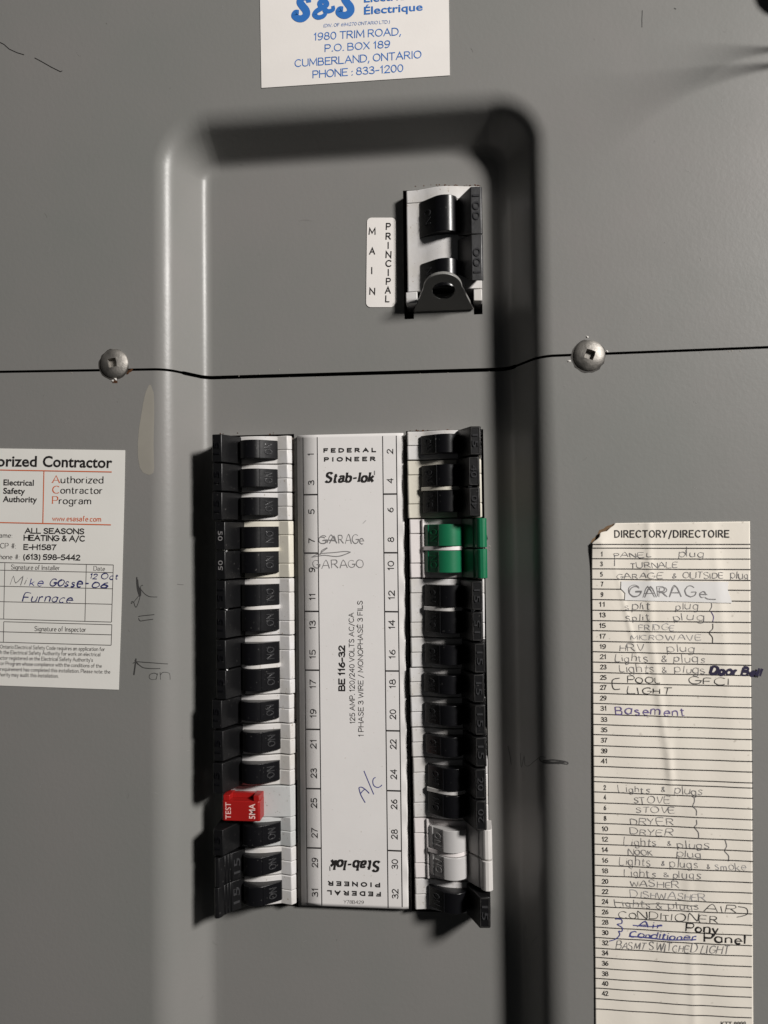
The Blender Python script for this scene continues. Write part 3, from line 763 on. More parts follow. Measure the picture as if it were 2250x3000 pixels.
def pole(root, sgn, zc, hw, fz, mtog, mfin, amps, down, kind='std', ondown=None, mem='gloss', fo=0.0, ro=0.0):
    if ondown is None: ondown = down
    rock = ROCKN if kind == 'new' else ROCK
    tg = part('toggle', solid('toggle', sgn, rock, mtog, (-hw, hw), .18), root, (sgn * ro, zc, 0))
    A, B = ((8.3, 7.6), (12.4, 10.9)) if kind == 'new' else ((6.3, 6.2), (11.9, 10.7))
    lettering('raised_lettering', on_plane(sgn, A, B, 0, 'ON', ondown, 3.5, hw * 1.15, mem, .3), mem, tg)
    if kind != 'new':
        fr = MB()                                    # the fine raised rule across the crease
        fr.add(*[[(sgn * u, z, h) for u, z, h in loft([(12.05, 10.6), (12.05, 11.05), (12.35, 11.3), (12.6, 11.1)], (-hw + .15, hw - .15))[0]], loft([(0, 0)] * 4, (0, 0))[1]])
        me = fr.mesh('crease_rule', MT[mtog]); fix_normals(me)
        link(bpy.data.objects.new('crease_rule', me), tg)
    f_ = {'std': FIN, 'B': FINB, 'new': FINN}[kind]
    z0, z1 = fz
    fin = part('handle_fin', solid('handle_fin', sgn, f_, mfin, (z0 - (z0 + z1) / 2, z1 - (z0 + z1) / 2), .28 if kind == 'std' else .2), root, (sgn * fo, (z0 + z1) / 2, 0))
    if kind == 'std' and sgn > 0:  # right column only: pale frame painted as the edge catching the lamp
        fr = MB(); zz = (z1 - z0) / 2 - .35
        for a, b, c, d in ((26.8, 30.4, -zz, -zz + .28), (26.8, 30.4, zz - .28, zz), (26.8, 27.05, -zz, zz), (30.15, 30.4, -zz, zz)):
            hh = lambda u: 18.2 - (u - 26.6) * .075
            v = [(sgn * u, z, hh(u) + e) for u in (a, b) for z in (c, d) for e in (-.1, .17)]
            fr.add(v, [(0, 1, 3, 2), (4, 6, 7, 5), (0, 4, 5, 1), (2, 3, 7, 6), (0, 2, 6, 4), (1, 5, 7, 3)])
        me = fr.mesh('raised_frame', MT['litrim']); fix_normals(me)
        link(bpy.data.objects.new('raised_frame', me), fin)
    if amps:
        if kind == 'std': lettering('amp_lettering', on_plane(sgn, (26.8, 18.2), (30.4, 17.9), 0, amps, down, 2.3, (3.0 if len(amps) == 2 else 6) * 1.75, mem, .42), 'black' if sgn < 0 and mem == 'gloss' else mem, fin)  # left-column figures coloured darker, as on the side away from the lamp
        else: lettering('amp_lettering', on_plane(sgn, (22.6, 9.2), (25.4, 12.4), 0, amps, down, 3.0, 6.6, mem, .3), mem, fin)
    return fin

RJ = random.Random(21)
def breaker_root(name, side, y0, y1, xpx, label, group):
    """y0, y1: photo rows of the housing's upper and lower edge; xpx: its edge next to the number strip"""
    sgn = -1 if side == 'L' else 1
    xi, zt = unp(xpx, y0, 5)
    xi2, zb = unp(xpx, y1, 5)
    r = empty(name, (xi + xi2) / 2, (zt + zb) / 2, 0)
    tag(r, label, 'circuit breaker', group)
    return r, sgn, (zt - zb)
GL, GR = 'circuit breakers in the left column', 'circuit breakers in the right column'
def single(side, y0, y1, xpx, label, down, kind='std', m='white', amps='15', group=None, fo=0.0, ro=0.0):
    r, s_, H = breaker_root('circuit_breaker', side, y0, y1, xpx, label, group or (GL if side == 'L' else GR))
    r.scale.z = H / 12.5
    r.rotation_euler.y = math.radians(RJ.uniform(-.5, .5))
    shells(r, s_, (-6.2, 0, 6.2), m)
    pole(r, s_, 0, 4.0, (-5.95, 5.95) if kind == 'std' else (-6.4, 6.1), 'black', 'blackmatte', amps, down, kind, fo=fo + RJ.uniform(-.15, .15), ro=ro + RJ.uniform(-.15, .15))
    return r
def double(side, y0, y1, xpx, label, amps='15', kind='std', m='white', mt='black', mf='blackmatte', mem=None, ink=False):
    r, s_, H = breaker_root('circuit_breaker', side, y0, y1, xpx, label, GL if side == 'L' else GR)
    r.scale.z = H / 25.1
    r.rotation_euler.y = math.radians(RJ.uniform(-.3, .3))
    shells(r, s_, (-12.5, -6.3, 6.3, 12.5), m, ridge=(kind == 'new'))
    mem = mem or 'gloss'
    for q in (1, -1):
        pole(r, s_, q * 5.55, 4.55, (.35, 12.3) if q > 0 else (-12.3, -.35), mt, mf, None if (kind == 'new' or ink) else amps, q > 0, kind, mem=mem, fo=(0 if kind == 'new' else -.75), ro=(0 if kind == 'new' else .35) + RJ.uniform(-.12, .12))
    dv = [(5.9, 3), (5.9, 6.6), (12, 10.2), (14, 11.2), (16.3, 11.6), (18.5, 11.4), (20.5, 10.2), (22.4, 8.4), (22.4, 3)]
    part('divider', solid('divider', s_, dv, m, (-.82, .82), .12), r)
    if kind != 'new':
        mb = MB(); n = 10
        for z in (-1.1, 1.1):
            mb.v += [(s_ * (26.3 + .75 * math.cos(2 * math.pi * k / n)), z, 15.4 + .75 * math.sin(2 * math.pi * k / n)) for k in range(n)]
        mb.f = [(k, (k + 1) % n, n + (k + 1) % n, n + k) for k in range(n)] + [tuple(range(n)), tuple(range(n, 2 * n))]
        me = mb.mesh('tie_pin', MT['chrome'], True); fix_normals(me)
        link(bpy.data.objects.new('tie_pin', me), r)
    return r
single('L', 1275.5, 1358.3, 853, 'topmost black breaker of the left column, beside printed number 1', False)
single('L', 1359.5, 1441.3, 853.5, 'second black breaker from the top left, beside printed number 3', False)
single('L', 1442.7, 1524.2, 854, 'black breaker beside printed number 5, above the cream double breaker', False, amps='15')
d7 = double('L', 1525.5, 1692, 858, 'cream double breaker marked 50 in thin pale figures, beside numbers 7 and 9', m='cream', ink=True)
double('L', 1693.5, 1860.3, 860, 'white double breaker beside printed numbers 11 and 13, below the cream one')
double('L', 1861.6, 2033, 861, 'white double breaker beside printed numbers 15 and 17')
single('L', 2034.5, 2118.5, 859.5, 'black breaker beside printed number 19, its housing bright white', False, fo=.7, ro=.2)
single('L', 2120, 2210, 862.5, 'black breaker beside printed number 21 in the left column', False, fo=.7, ro=.2)
single('L', 2211.5, 2300.5, 861.5, 'black breaker beside printed number 23, directly above the red test button', False, fo=.7, ro=.2)
single('L', 2482, 2564, 865.5, 'black breaker with ribbed handle beside printed number 29', False, kind='B')
single('L', 2565, 2651, 866, 'lowest black breaker with ribbed handle, beside printed number 31', False, kind='B')
single('R', 1264, 1348.5, 1192.5, 'topmost black breaker of the right column, beside printed number 2', True)
double('R', 1350, 1519.5, 1194, 'cream double breaker embossed 40, beside numbers 4 and 6', amps='40', m='cream')
double('R', 1521, 1693.5, 1200, 'double breaker with two green toggles beside numbers 8 and 10', kind='new', m='pinkish', mt='green', mf='green', mem='greenrib')
double('R', 1695, 1866, 1201.5, 'white double breaker embossed 15, just below the green one')
single('R', 1867.5, 1955, 1203, 'uppermost of four single black breakers in a row, right column middle', True)
single('R', 1956.3, 2039.5, 1200.5, 'second of the four single black breakers in the middle of the right column', True)
single('R', 2041, 2130, 1203, 'third of the four single black breakers in the middle of the right column', True)
single('R', 2131, 2217.5, 1206, 'last single black breaker directly above the white double embossed 20', True)
double('R', 2219, 2394.5, 1210, 'white double breaker embossed 20, just above the grey toggled one', amps='20')
double('R', 2396, 2571.5, 1213, 'double breaker with two light grey toggles beside numbers 28 and 30', kind='new', m='pinkish', mt='greytog', mf='greytip', mem='greytog')
single('R', 2573.5, 2664.5, 1215.5, 'lowest black breaker of the right column, beside printed number 32', True)

# thin pale "50" inked on the tips of breaker 7/9
for q, body, down in ((1, '50', True), (-1, '50', False)):
    o = lettering('printed_figures', on_plane(-1, (26.8 - .75, 18.25), (30.4 - .75, 17.95), q * 6.3, body, down, 1.9, 4.2, 'pencil', .05), 'pencil', d7)

# ------------------------------------------------------------------ ground-fault breaker 25/27
g, s_, H = breaker_root('ground_fault_breaker', 'L', 2302, 2480.5, 863.5, 'grey-white double-height breaker with red test button, beside numbers 25 and 27', GL)
GW = [(1.2, -8), (1.2, 3.0), (0, 3.2), (0, 3.7), (1.7, 5.4), (12.5, 6.4), (31.4, 6.0), (31.4, -8)]
part('housing_shell', solid('housing_shell', -1, GW, 'greyish', (-.2, H / 2 - .1), .4), g)
part('housing_shell', solid('housing_shell', -1, HOUSE, 'greyish', (-H / 2 + .1, -H / 4 - .05), .35), g)
part('housing_shell', solid('housing_shell', -1, HOUSE, 'greyish', (-H / 4 + .05, -.35), .35), g)
pole(g, -1, -H / 4 + .1, 4.1, (-H / 2 + .7, -1.6), 'black', 'blackmatte', '15', False, fo=.7, ro=.2)
bz0, bz1, bu0, bu1 = .35, 10.9, 13.0, 29.2
tb = MB()
def boxu(mb, u0, u1, z0, z1, h0, h1): box(mb, -u1, -u0, z0, z1, h0, h1)
btn = part('test_button', solid('test_button', -1, [(bu0, 5), (bu0, 12.6), (bu0 + .8, 13.1), (bu1 - .8, 13.1), (bu1, 12.6), (bu1, 5)], 'red', (bz0, bz1 - 2.3), .25), g)
for u0, u1 in ((bu0, bu0 + 3.2), (bu1 - 3.6, bu1)):
    part('button_lug', solid('button_lug', -1, [(u0, 5), (u0 + .4, 12.7), (u1 - .4, 12.7), (u1, 5)], 'red', (bz1 - 2.3, bz1), .2), g)
part('button_back', solid('button_back', -1, [(bu0 + 3, 5), (bu0 + 3, 8.5), (bu1 - 3.4, 8.5), (bu1 - 3.4, 5)], 'red', (bz1 - 2.3, bz1 - .3), .1), g)
lettering('printed_word', on_plane(-1, (bu1 - 4.1, 13.12), (bu1 - 1.2, 13.12), (bz0 + bz1 - 2.3) / 2 + .1, 'TEST', False, 2.3, 7.0, 'redprint', .03), 'redprint', g)
lettering('printed_word', on_plane(-1, (bu0 + 2.0, 13.12), (bu0 + 4.6, 13.12), (bz0 + bz1 - 2.3) / 2 + .1, '5MA', False, 2.5, 6.3, 'redprint', .03, bold=.015), 'redprint', g)

# ------------------------------------------------------------------ main breaker
xi, zt = unp(1190, 553, 5); _, zb = unp(1190, 882, 5)
mn = empty('main_breaker', xi, (zt + zb) / 2, 0)
tag(mn, 'large white main breaker with two black handles embossed 100, behind the bent grey tab', 'circuit breaker')
zc0 = (zt + zb) / 2
def zl(y, h, x=1300): return unp(x, y, h)[1] - zc0
MH = [(0, -8), (0, 4.9), (.4, 5.2), (5, 5.3), (9, 6.4), (13, 7.6), (17, 7.8), (22, 7.0), (27, 6.0), (31.6, 5.6), (31.6, -8)]
part('housing_shell', solid('housing_shell', 1, MH, 'white', (zl(590, 5), zl(553, 5)), .3), mn)
part('housing_shell', solid('housing_shell', 1, MH, 'white', (zl(851, 5), zl(591, 5)), .3), mn)
part('housing_foot', solid('housing_foot', 1, [(-.7, -8), (-.7, 5.2), (4.2, 5.6), (4.2, -8)], 'white', (zl(886, 5), zl(852, 5)), .3), mn)
part('housing_foot', solid('housing_foot', 1, [(28.0, -8), (28.0, 5.5), (31.6, 5.4), (31.6, -8)], 'white', (zl(886, 5), zl(852, 5)), .3), mn)
for (a, b, c, d, dn) in ((579, 684, 551, 690, True), (763, 848, 691, 826, False)):
    za, zb_ = zl(b, 9), zl(a, 9)
    tg = part('toggle', solid('toggle', 1, ROCK, 'black', (za, zb_), .2), mn)
    zA, zB = zl(d, 16), zl(c, 16)
    if dn: ba, bb = zl(686, 9), zl(582, 9)
    else: ba, bb = zl(800, 9), zl(700, 9)
    ptsF = [(21.5, 6, ba, bb), (21.7, 7.4, ba, bb), (27.2, 16.0, zA, zB), (31.5, 15.8, zA, zB), (31.9, 15.0, zA, zB), (31.9, 5, ba, bb), (24, 5, ba, bb)]
    fin = part('handle_fin', solid('handle_fin', 1, ptsF, 'mainfin', None, .3), mn)
    lettering('amp_lettering', on_plane(1, (27.6, 16.0), (31.2, 15.8), (zA + zB) / 2 + (1.2 if dn else -1.2), '100', dn, 2.8, 10.5, 'black', .35), 'gloss', fin)
    lettering('raised_lettering', on_plane(1, (6.3, 6.2), (11.9, 10.7), (za + zb_) / 2, 'ON', dn, 3.4, 6.5, 'black', .25), 'gloss', tg)

# ------------------------------------------------------------------ screws
def screw(px, py, turn, label):
    x, z = unp(px, py, D_REC + 1)
    root = empty('screw', x, z, D_REC)
    tag(root, label, 'screw', 'screws holding the covers')
    R, n, sq = 6.15, 64, 1.62
    mb = MB()
    def sqr(t): return sq / max(abs(math.cos(t)), abs(math.sin(t)))
    rings = [(0, .5), (0.06, 2.35), (.3, 2.5), (.55, 2.0), (.8, 1.28), (.95, .62), (1.0, .15), (1.0, -.4)]
    for k, (f, hh) in enumerate(rings):
        for i in range(n):
            t = 2 * math.pi * i / n
            r = sqr(t) if k == 0 else sqr(t) * (1 - f) + R * f
            if k: hh2 = -.4 if k == 7 else 2.0 * (1 - (r / R) ** 2.4) ** .8 + .12
            else: hh2 = .3
            if k == 1: hh2 = 2.02
            mb.v.append((x + r * math.cos(t + turn), z + r * math.sin(t + turn), D_REC + hh2 + .1))
    for k in range(len(rings) - 1):
        for i in range(n):
            j = (i + 1) % n
            mb.f.append((k * n + i, k * n + j, (k + 1) * n + j, (k + 1) * n + i))
    mb.f.append(tuple(range(n)))
    o = mb.build('screw_head', MT['zinc'], root)
    fix_normals(o.data); o.data.shade_smooth(); o.data.set_sharp_from_angle(angle=math.radians(50))
    return x, z
sL = screw(332, 1064, .18, 'domed square-drive screw on the left side of the seam')
sR = screw(1727, 1040, -.35, 'domed square-drive screw on the right side of the seam')
def blob(mb, x, z, r, hh, surf, rnd, n=9):
    c = len(mb.v)
    a0 = rnd.uniform(0, 6)
    for k in range(n):
        rr = r * rnd.uniform(.5, 1.25); t = a0 + 2 * math.pi * k / n
        xx, zz = x + rr * math.cos(t), z + rr * .8 * math.sin(t)
        mb.v.append((xx, zz, surf(xx, zz) + .04))
    mb.v.append((x, z, surf(x, z) + hh))
    mb.f += [(c + k, c + (k + 1) % n, c + n) for k in range(n)]
rnd = random.Random(3)
# dark clearance notch of the cover under each screw head, torn paint round it
for (x, z), cov, bits in ((sL, lower, [(.35, -6.6), (-.8, -7.2)]), (sR, upper, [(-.6, 7.4), (6.9, 1.4), (-7.9, -2.0)])):
    mb = MB(); n = 28
    mb.v = [(x - .3 + 6.6 * math.cos(2 * math.pi * k / n) * (1 + .05 * rnd.uniform(-1, 1)), z - .35 + 6.7 * math.sin(2 * math.pi * k / n) * (1 + .05 * rnd.uniform(-1, 1)), D_REC + .06) for k in range(n)]
    mb.f = [tuple(range(n))]
    mb.build('screw_notch', MT['bare'], cov, off=(0, 0, 0))
    ch = MB()
    for a, b in bits: blob(ch, x + a, z + b, .75, .45, Hs, rnd)
    ch.build('paint_chip', MT['chip'], cov, off=(0, 0, 0))
rs = MB()
for a, b, r in ((6.6, -3.4, 1.1), (7.6, -2.8, .8), (6.0, -4.3, .7), (-.4, -7.4, 1.1), (.6, -7.9, .8)): blob(rs, sL[0] + a, sL[1] + b, r, .12, Hs, rnd)
for k in range(46):
    u = rnd.choice((0, 1, 2))
    if u == 0: p = (rnd.uniform(1210, 1405), 544 + rnd.uniform(-3, 3))
    elif u == 1: p = (rnd.uniform(1195, 1330), 1262 + rnd.uniform(-2, 2))
    else: p = (rnd.choice((692, 790, 795, 1312, 650)) + rnd.uniform(-6, 6), 1271 + rnd.uniform(-3, 2))
    x, z = unp(p[0], p[1], 0)
    if u == 0: z = max(z, 132.1)
    else: z = max(z, 26.95)
    blob(rs, x, z, rnd.uniform(.2, .5), .12, Hs, rnd, 7)
rs.build('rust_spot', MT['rust'], lower, off=(0, 0, 0))
nt = MB(); q = [unp(*p, 0) for p in ((1419, 1562), (1426, 1566), (1429, 1578), (1423, 1590), (1419, 1594))]
nt.add([(x, z, .05) for x, z in q], [tuple(range(5))]); nt.build('edge_notch', MT['dark'], lower, off=(0, 0, 0))
ch = MB(); rnd2 = random.Random(9)
for p in ((1436, 1612), (1434, 1600)):
    x, z = unp(*p, 0); blob(ch, x, z, .5, .25, Hs, rnd2)
for p in ((700, 1110), (760, 1104), (818, 1092)):
    x, z = unp(p[0], p[1] - 8, 0); blob(ch, x, z, .35, .2, Hs, rnd2)
ch.build('paint_chip', MT['smear'], lower, off=(0, 0, 0))

# ------------------------------------------------------------------ marks on the painted covers
Z1T = Frame(0, 0, 1125 / 1659); Z2T = Frame(1125, 0, 1125 / 1659)
Z4 = Frame(0, 1280, 520 / 1494); ZC2 = Frame(1350, 2000, 350 / 774)
ci = Ink(Hs, None, .06)
for pts, w in (([(1152, 1180), (1153, 1230), (1160, 1290), (1178, 1342)], .55), ([(1158, 1200), (1166, 1270), (1185, 1335)], .6), ([(1162, 1250), (1185, 1300), (1180, 1340)], .5),
               ([(1205, 1248), (1190, 1252), (1184, 1275), (1200, 1300), (1225, 1325), (1262, 1344), (1325, 1347)], .25), ([(1170, 1335), (1150, 1362), (1125, 1390), (1106, 1402), (1112, 1384), (1128, 1392)], .25),
               ([(1128, 1392), (1136, 1420), (1147, 1433), (1160, 1410), (1176, 1360), (1180, 1340)], .25),
               ([(1165, 1512), (1200, 1505), (1300, 1495)], .3), ([(1168, 1525), (1180, 1548), (1220, 1543), (1290, 1534)], .3),
               ([(1146, 1865), (1138, 1930), (1128, 2003)], .6), ([(1120, 1905), (1150, 1892), (1200, 1895), (1300, 1902), (1415, 1910)], .3), ([(1150, 1898), (1195, 1935), (1240, 1947), (1350, 1949)], .3), ([(1135, 1880), (1165, 1915)], .5)):
    ci.line('pencil_mark', 'graphite', Z4, pts, w, True)
hand(ci, 'pencil_mark', 'graphite', Z4, 'an', (1250, 2035), (1430, 2040), 95, .26)
for pts, w, m in (([(510, 490), (518, 508), (560, 515), (640, 512), (688, 515), (690, 527), (640, 522), (560, 520), (525, 514)], .4, 'graphite'), ([(530, 505), (600, 500), (680, 512), (600, 520), (550, 505), (640, 524)], .45, 'graphite'),
                  ([(305, 410), (318, 470), (326, 530)], .2, 'graphite'), ([(385, 455), (392, 548), (410, 475), (415, 530), (440, 538), (480, 505), (520, 478), (552, 488)], .18, 'graphite')):
    ci.line('pencil_mark', m, ZC2, pts, w, True)
ci.line('scratch', 'ink', Z1T, [(0, 183), (18, 192), (40, 212), (75, 228), (105, 237)], .28)
ci.line('scratch', 'ink', Z1T, [(150, 250), (180, 266), (222, 290), (262, 310), (270, 306)], .28)
ci.line('scratch', 'graphite', PX, [(1882, 30), (1881, 55), (1881, 80)], .18)
ci.line('scratch', 'graphite', PX, [(1975, 24), (1981, 27)], .35)
ci.line('scratch', 'graphite', PX, [(519, 1711), (528, 1713), (538, 1713)], .15)
ci.build(lower)
for o in list(lower.children):
    pass
scf = {'scuffl': MB(), 'scuffd': MB()}
rq = random.Random(77)
for k in range(70):
    u, v = rq.uniform(0, 2250), rq.uniform(1120, 3000)
    if 620 < u < 1440 and 1250 < v < 2720: continue
    a = rq.uniform(0, 6.3); L_ = rq.choice((6, 10, 16, 30)) * rq.uniform(.5, 1.4)
    q = []
    for t in (0, .33, .66, 1):
        x, z, h = on_surface(u + L_ * t * math.cos(a + t * .4), v + L_ * t * math.sin(a + t * .4))
        q.append((x, z))
    v2, f2 = ribbon2d(q, lambda t, w0=rq.uniform(.08, .2): w0 * (1 - abs(2 * t - 1) * .8))
    scf[rq.choice(('scuffl', 'scuffd', 'scuffl'))].add([(x, z, Hs(x, z) + .05) for x, z in v2], f2)
for k_, mb_ in scf.items():
    o = mb_.build('scuff_marks', MT[k_], lower, off=(0, 0, 0)); o['kind'] = 'stuff'
scf = {'scuffl': MB(), 'scuffd': MB()}
for k in range(46):
    u, v = rq.uniform(0, 2250), rq.uniform(0, 1010)
    if (740 < u < 1340 and v < 280) or (1040 < u < 1420 and 520 < v < 940): continue
    a = rq.uniform(0, 6.3); L_ = rq.choice((6, 10, 16, 30)) * rq.uniform(.5, 1.4)
    q = []
    for t in (0, .33, .66, 1):
        x, z, h = on_surface(u + L_ * t * math.cos(a + t * .4), v + L_ * t * math.sin(a + t * .4))
        q.append((x, z))
    v2, f2 = ribbon2d(q, lambda t, w0=rq.uniform(.08, .2): w0 * (1 - abs(2 * t - 1) * .8))
    scf[rq.choice(('scuffl', 'scuffd', 'scuffl'))].add([(x, z, Hs(x, z) + .05) for x, z in v2], f2)
for k_, mb_ in scf.items():
    o = mb_.build('scuff_marks', MT[k_], upper, off=(0, 0, 0)); o['kind'] = 'stuff'
ec = MB()
for k in range(26):
    x = rq.uniform(-130, 190); z = seam(x) - rq.uniform(.75, 1.1)
    blob(ec, x, z, rq.uniform(.15, .38), .12, lambda a, b: Hs(a, 52.0), rq, 6)
o = ec.build('edge_chips', MT['smear'], lower, off=(0, 0, 0)); o['kind'] = 'stuff'
# long beige smear of filler on the outer edge of the recess
sm = MB()
ys_ = [1128, 1150, 1180, 1220, 1260, 1300, 1340, 1370, 1385, 1391]
xl_ = [436, 427, 420, 412, 407, 404, 405, 410, 420, 433]
xr_ = [442, 450, 452, 452, 451, 450, 451, 452, 450, 440]
cols = 10
for y, a, b in zip(ys_, xl_, xr_):
    for c in range(cols):
        x, z, h = on_surface(a + (b - a) * c / (cols - 1) + (rnd.uniform(-1, 1) if c in (0,) else 0), y)
        sm.v.append((x, z, h + .05))
for j in range(len(ys_) - 1):
    for c in range(cols - 1): sm.f.append((j * cols + c, j * cols + c + 1, (j + 1) * cols + c + 1, (j + 1) * cols + c))
sm.build('paint_smear', MT['smear'], lower, smooth=True, off=(0, 0, 0))

# ------------------------------------------------------------------ stickers and papers
def slab(name, poly_px, h, th, m, label, cat, group=None, wave=None):
    q = [unp(*p, h) for p in poly_px]
    if q: 
        n = len(q)
        mb = MB()
        mb.add([(x, z, h) for x, z in q] + [(x, z, h - th) for x, z in q], [tuple(range(n)), tuple(range(2 * n - 1, n - 1, -1))] + [(i, n + i, n + (i + 1) % n, (i + 1) % n) for i in range(n)])
        o = mb.build(name, MT[m]); fix_normals(o.data)
        return tag(o, label, cat, group)

# company sticker at the top (partly out of the frame)
Z8 = Frame(740, 0, 600 / 1659)
HS = D_REC + .25
sk = slab('company_sticker', [Z8(42, -420), Z8(1570, -440), Z8(1590, 0), Z8(1598, 610), Z8(72, 712), Z8(60, 0)], HS, .2, 'paper', 'white rectangular sticker with blue company lettering, stuck at the top of the upper cover', 'sticker')
I = Ink(lambda x, z: HS, HS, .05)
P_ = 'printed_text'
print_text(I, P_, 'blue', Z8, 'Electric', (903, 20), (1232, -3), 62, bold=.018)
print_text(I, P_, 'blue', Z8, 'Électrique', (903, 118), (1378, 84), 62, bold=.018)
sans(I, P_, 'blue', Z8, '(DIV. OF 694270 ONTARIO LTD.)', (575, 222), (1112, 190), 28, .10)
sans(I, P_, 'blue', Z8, '1980 TRIM ROAD,', (497, 330), (1200, 286), 66, .115)
sans(I, P_, 'blue', Z8, 'P.O. BOX 189', (588, 422), (1112, 388), 64, .115)
sans(I, P_, 'blue', Z8, 'CUMBERLAND, ONTARIO', (343, 545), (1365, 472), 66, .115)
sans(I, P_, 'blue', Z8, 'PHONE : 833-1200', (490, 635), (1218, 583), 66, .115)
def fat(pts, w0, w1=None):
    q = [I.P(Z8(*p)) for p in pts]
    q = smooth_pts(q, n=5)
    w1 = w1 or w0
    I.put('company_emblem', 'blue', *ribbon2d(q, lambda t: (w0 * math.sin(math.pi * min(1, max(0, t * .9 + .05))) ** .5 + w1) ))
S1 = [(455, 22), (450, -8), (425, -22), (395, -10), (385, 18), (405, 50), (432, 85), (435, 122), (405, 150), (368, 150), (340, 128), (348, 103), (376, 100)]
fat(S1, 2.1, 1.1)
fat([(x + 362 - (y * .03), y - 28) for x, y in S1], 2.1, 1.1)
fat([(650, 48), (652, 78), (612, 92), (575, 68), (545, 40), (552, 14), (588, 12), (600, 40), (560, 66), (518, 92), (503, 122), (532, 142), (575, 130), (592, 100), (575, 82)], 1.3, .9)
I.build(sk)

# contractor sticker on the left (partly out of the frame)
es = slab('contractor_sticker', [Z4(-620, 85), Z4(0, 97), Z4(1052, 112), Z4(1045, 500), Z4(1035, 900), Z4(1022, 1400), Z4(998, 2128), Z4(0, 2093), Z4(-620, 2070)], HS, .2, 'esa', 'white authorized contractor sticker with red rules and signatures at the left edge', 'sticker')
I = Ink(lambda x, z: HS, HS, .05)
P_ = 'printed_text'
print_text(I, P_, 'ink', Z4, 'Authorized', (-300, 243), (310, 250), 92, bold=.022)
print_text(I, P_, 'ink', Z4, 'Contractor', (360, 250), (945, 260), 92, bold=.022)
print_text(I, P_, 'ink', Z4, 'Electrical', (30, 406), (285, 410), 50, bold=.02)
print_text(I, P_, 'ink', Z4, 'Safety', (28, 477), (212, 480), 50, bold=.02)
print_text(I, P_, 'ink', Z4, 'Authority', (25, 546), (312, 551), 50, bold=.02)
for a, b, p0, p1, q0, q1 in (('A', 'uthorized', (442, 386), (502, 387), (514, 387), (870, 390)), ('C', 'ontractor', (442, 474), (500, 475), (512, 475), (862, 478)), ('P', 'rogram', (442, 562), (486, 563), (498, 563), (765, 566))):
    serif(I, P_, 'orange', Z4, a, p0, p1, 64, wv=(.15, .06))
    serif(I, P_, 'ink', Z4, b, q0, q1, 60, wv=(.15, .07), slab=.09)
serif(I, P_, 'orange', Z4, 'www.esasafe.com', (443, 706), (850, 712), 44, wv=(.14, .09), slab=.08)
serif(I, P_, 'softink', Z4, 'Name:', (-42, 846), (103, 848), 42, wv=(.13, .07), slab=.08)
serif(I, P_, 'softink', Z4, 'ACP #:', (-38, 935), (133, 938), 44, wv=(.13, .07), slab=.08)
serif(I, P_, 'softink', Z4, 'Phone #:', (-35, 1026), (163, 1030), 42, wv=(.13, .07), slab=.08)
sans(I, P_, 'ink', Z4, 'ALL SEASONS', (212, 814), (707, 820), 52, .19)
sans(I, P_, 'ink', Z4, 'HEATING & A/C', (203, 874), (713, 882), 54, .19)
sans(I, P_, 'ink', Z4, 'E-H1587', (202, 951), (470, 955), 52, .19)
sans(I, P_, 'ink', Z4, '(613) 598-5442', (198, 1033), (673, 1041), 52, .19)
for p, q in (((-600, 268), (942, 295)), ((-600, 708), (935, 740)), ((371, 290), (362, 728))): I.line('ruled_line', 'orange', Z4, [p, q], .42)
for p, q in (((-600, 1044), (955, 1077)), ((-600, 1108), (950, 1142)), ((-600, 1242), (948, 1278)), ((-600, 1372), (945, 1408)), ((-600, 1515), (940, 1558)), ((42, 1060), (32, 1535)), ((728, 1073), (716, 1552)), ((955, 1077), (940, 1558)),
             ((33, 1555), (943, 1580)), ((943, 1580), (937, 1753)), ((-600, 1710), (937, 1753)), ((33, 1555), (30, 1728)), ((-600, 1622), (938, 1665))): I.line('ruled_line', 'softink', Z4, [p, q], .26)
SR = dict(wv=(.12, .07), slab=.07)
serif(I, P_, 'softink', Z4, 'Signature of Installer', (95, 1113), (503, 1121), 40, **SR)
serif(I, P_, 'softink', Z4, 'Date', (790, 1124), (883, 1127), 38, **SR)
serif(I, P_, 'softink', Z4, 'Signature of Inspector', (293, 1632), (725, 1640), 40, **SR)
for body, p0, p1 in (('Ontario Electrical Safety Code requires an application for', (2, 1781), (883, 1803)), ('with the Electrical Safety Authority for work on electrical', (-42, 1826), (845, 1847)),
                     ("contractor registered on the Electrical Safety Authority's", (-92, 1872), (782, 1893)), ('Contractor Program whose compliance with the conditions of the', (-130, 1917), (857, 1943)),
                     ('this requirement has completed this installation. Please note: the', (-60, 1967), (928, 1993)), ('Authority may audit this installation.', (-58, 2013), (492, 2028))):
    sans(I, P_, 'softink', Z4, body, p0, p1, 34, .105)
H_ = 'handwriting'
hand(I, H_, 'pencil', Z4, 'Mi', (88, 1238), (215, 1245), 68, .35, slant=.4)
hand(I, H_, 'pen', Z4, 'ke', (250, 1250), (362, 1252), 62, .4, slant=.3)
hand(I, H_, 'navy', Z4, 'Gosse-', (415, 1255), (745, 1262), 76, .62, slant=.3)
hand(I, H_, 'navy', Z4, '12 Oct', (755, 1192), (990, 1198), 44, .5, slant=.3)
hand(I, H_, 'navy', Z4, '06', (770, 1266), (908, 1272), 56, .62, slant=.4)
hand(I, H_, 'navy', Z4, 'Furnace', (190, 1384), (598, 1395), 72, .5, slant=.4, jit=.06)
I.build(es)

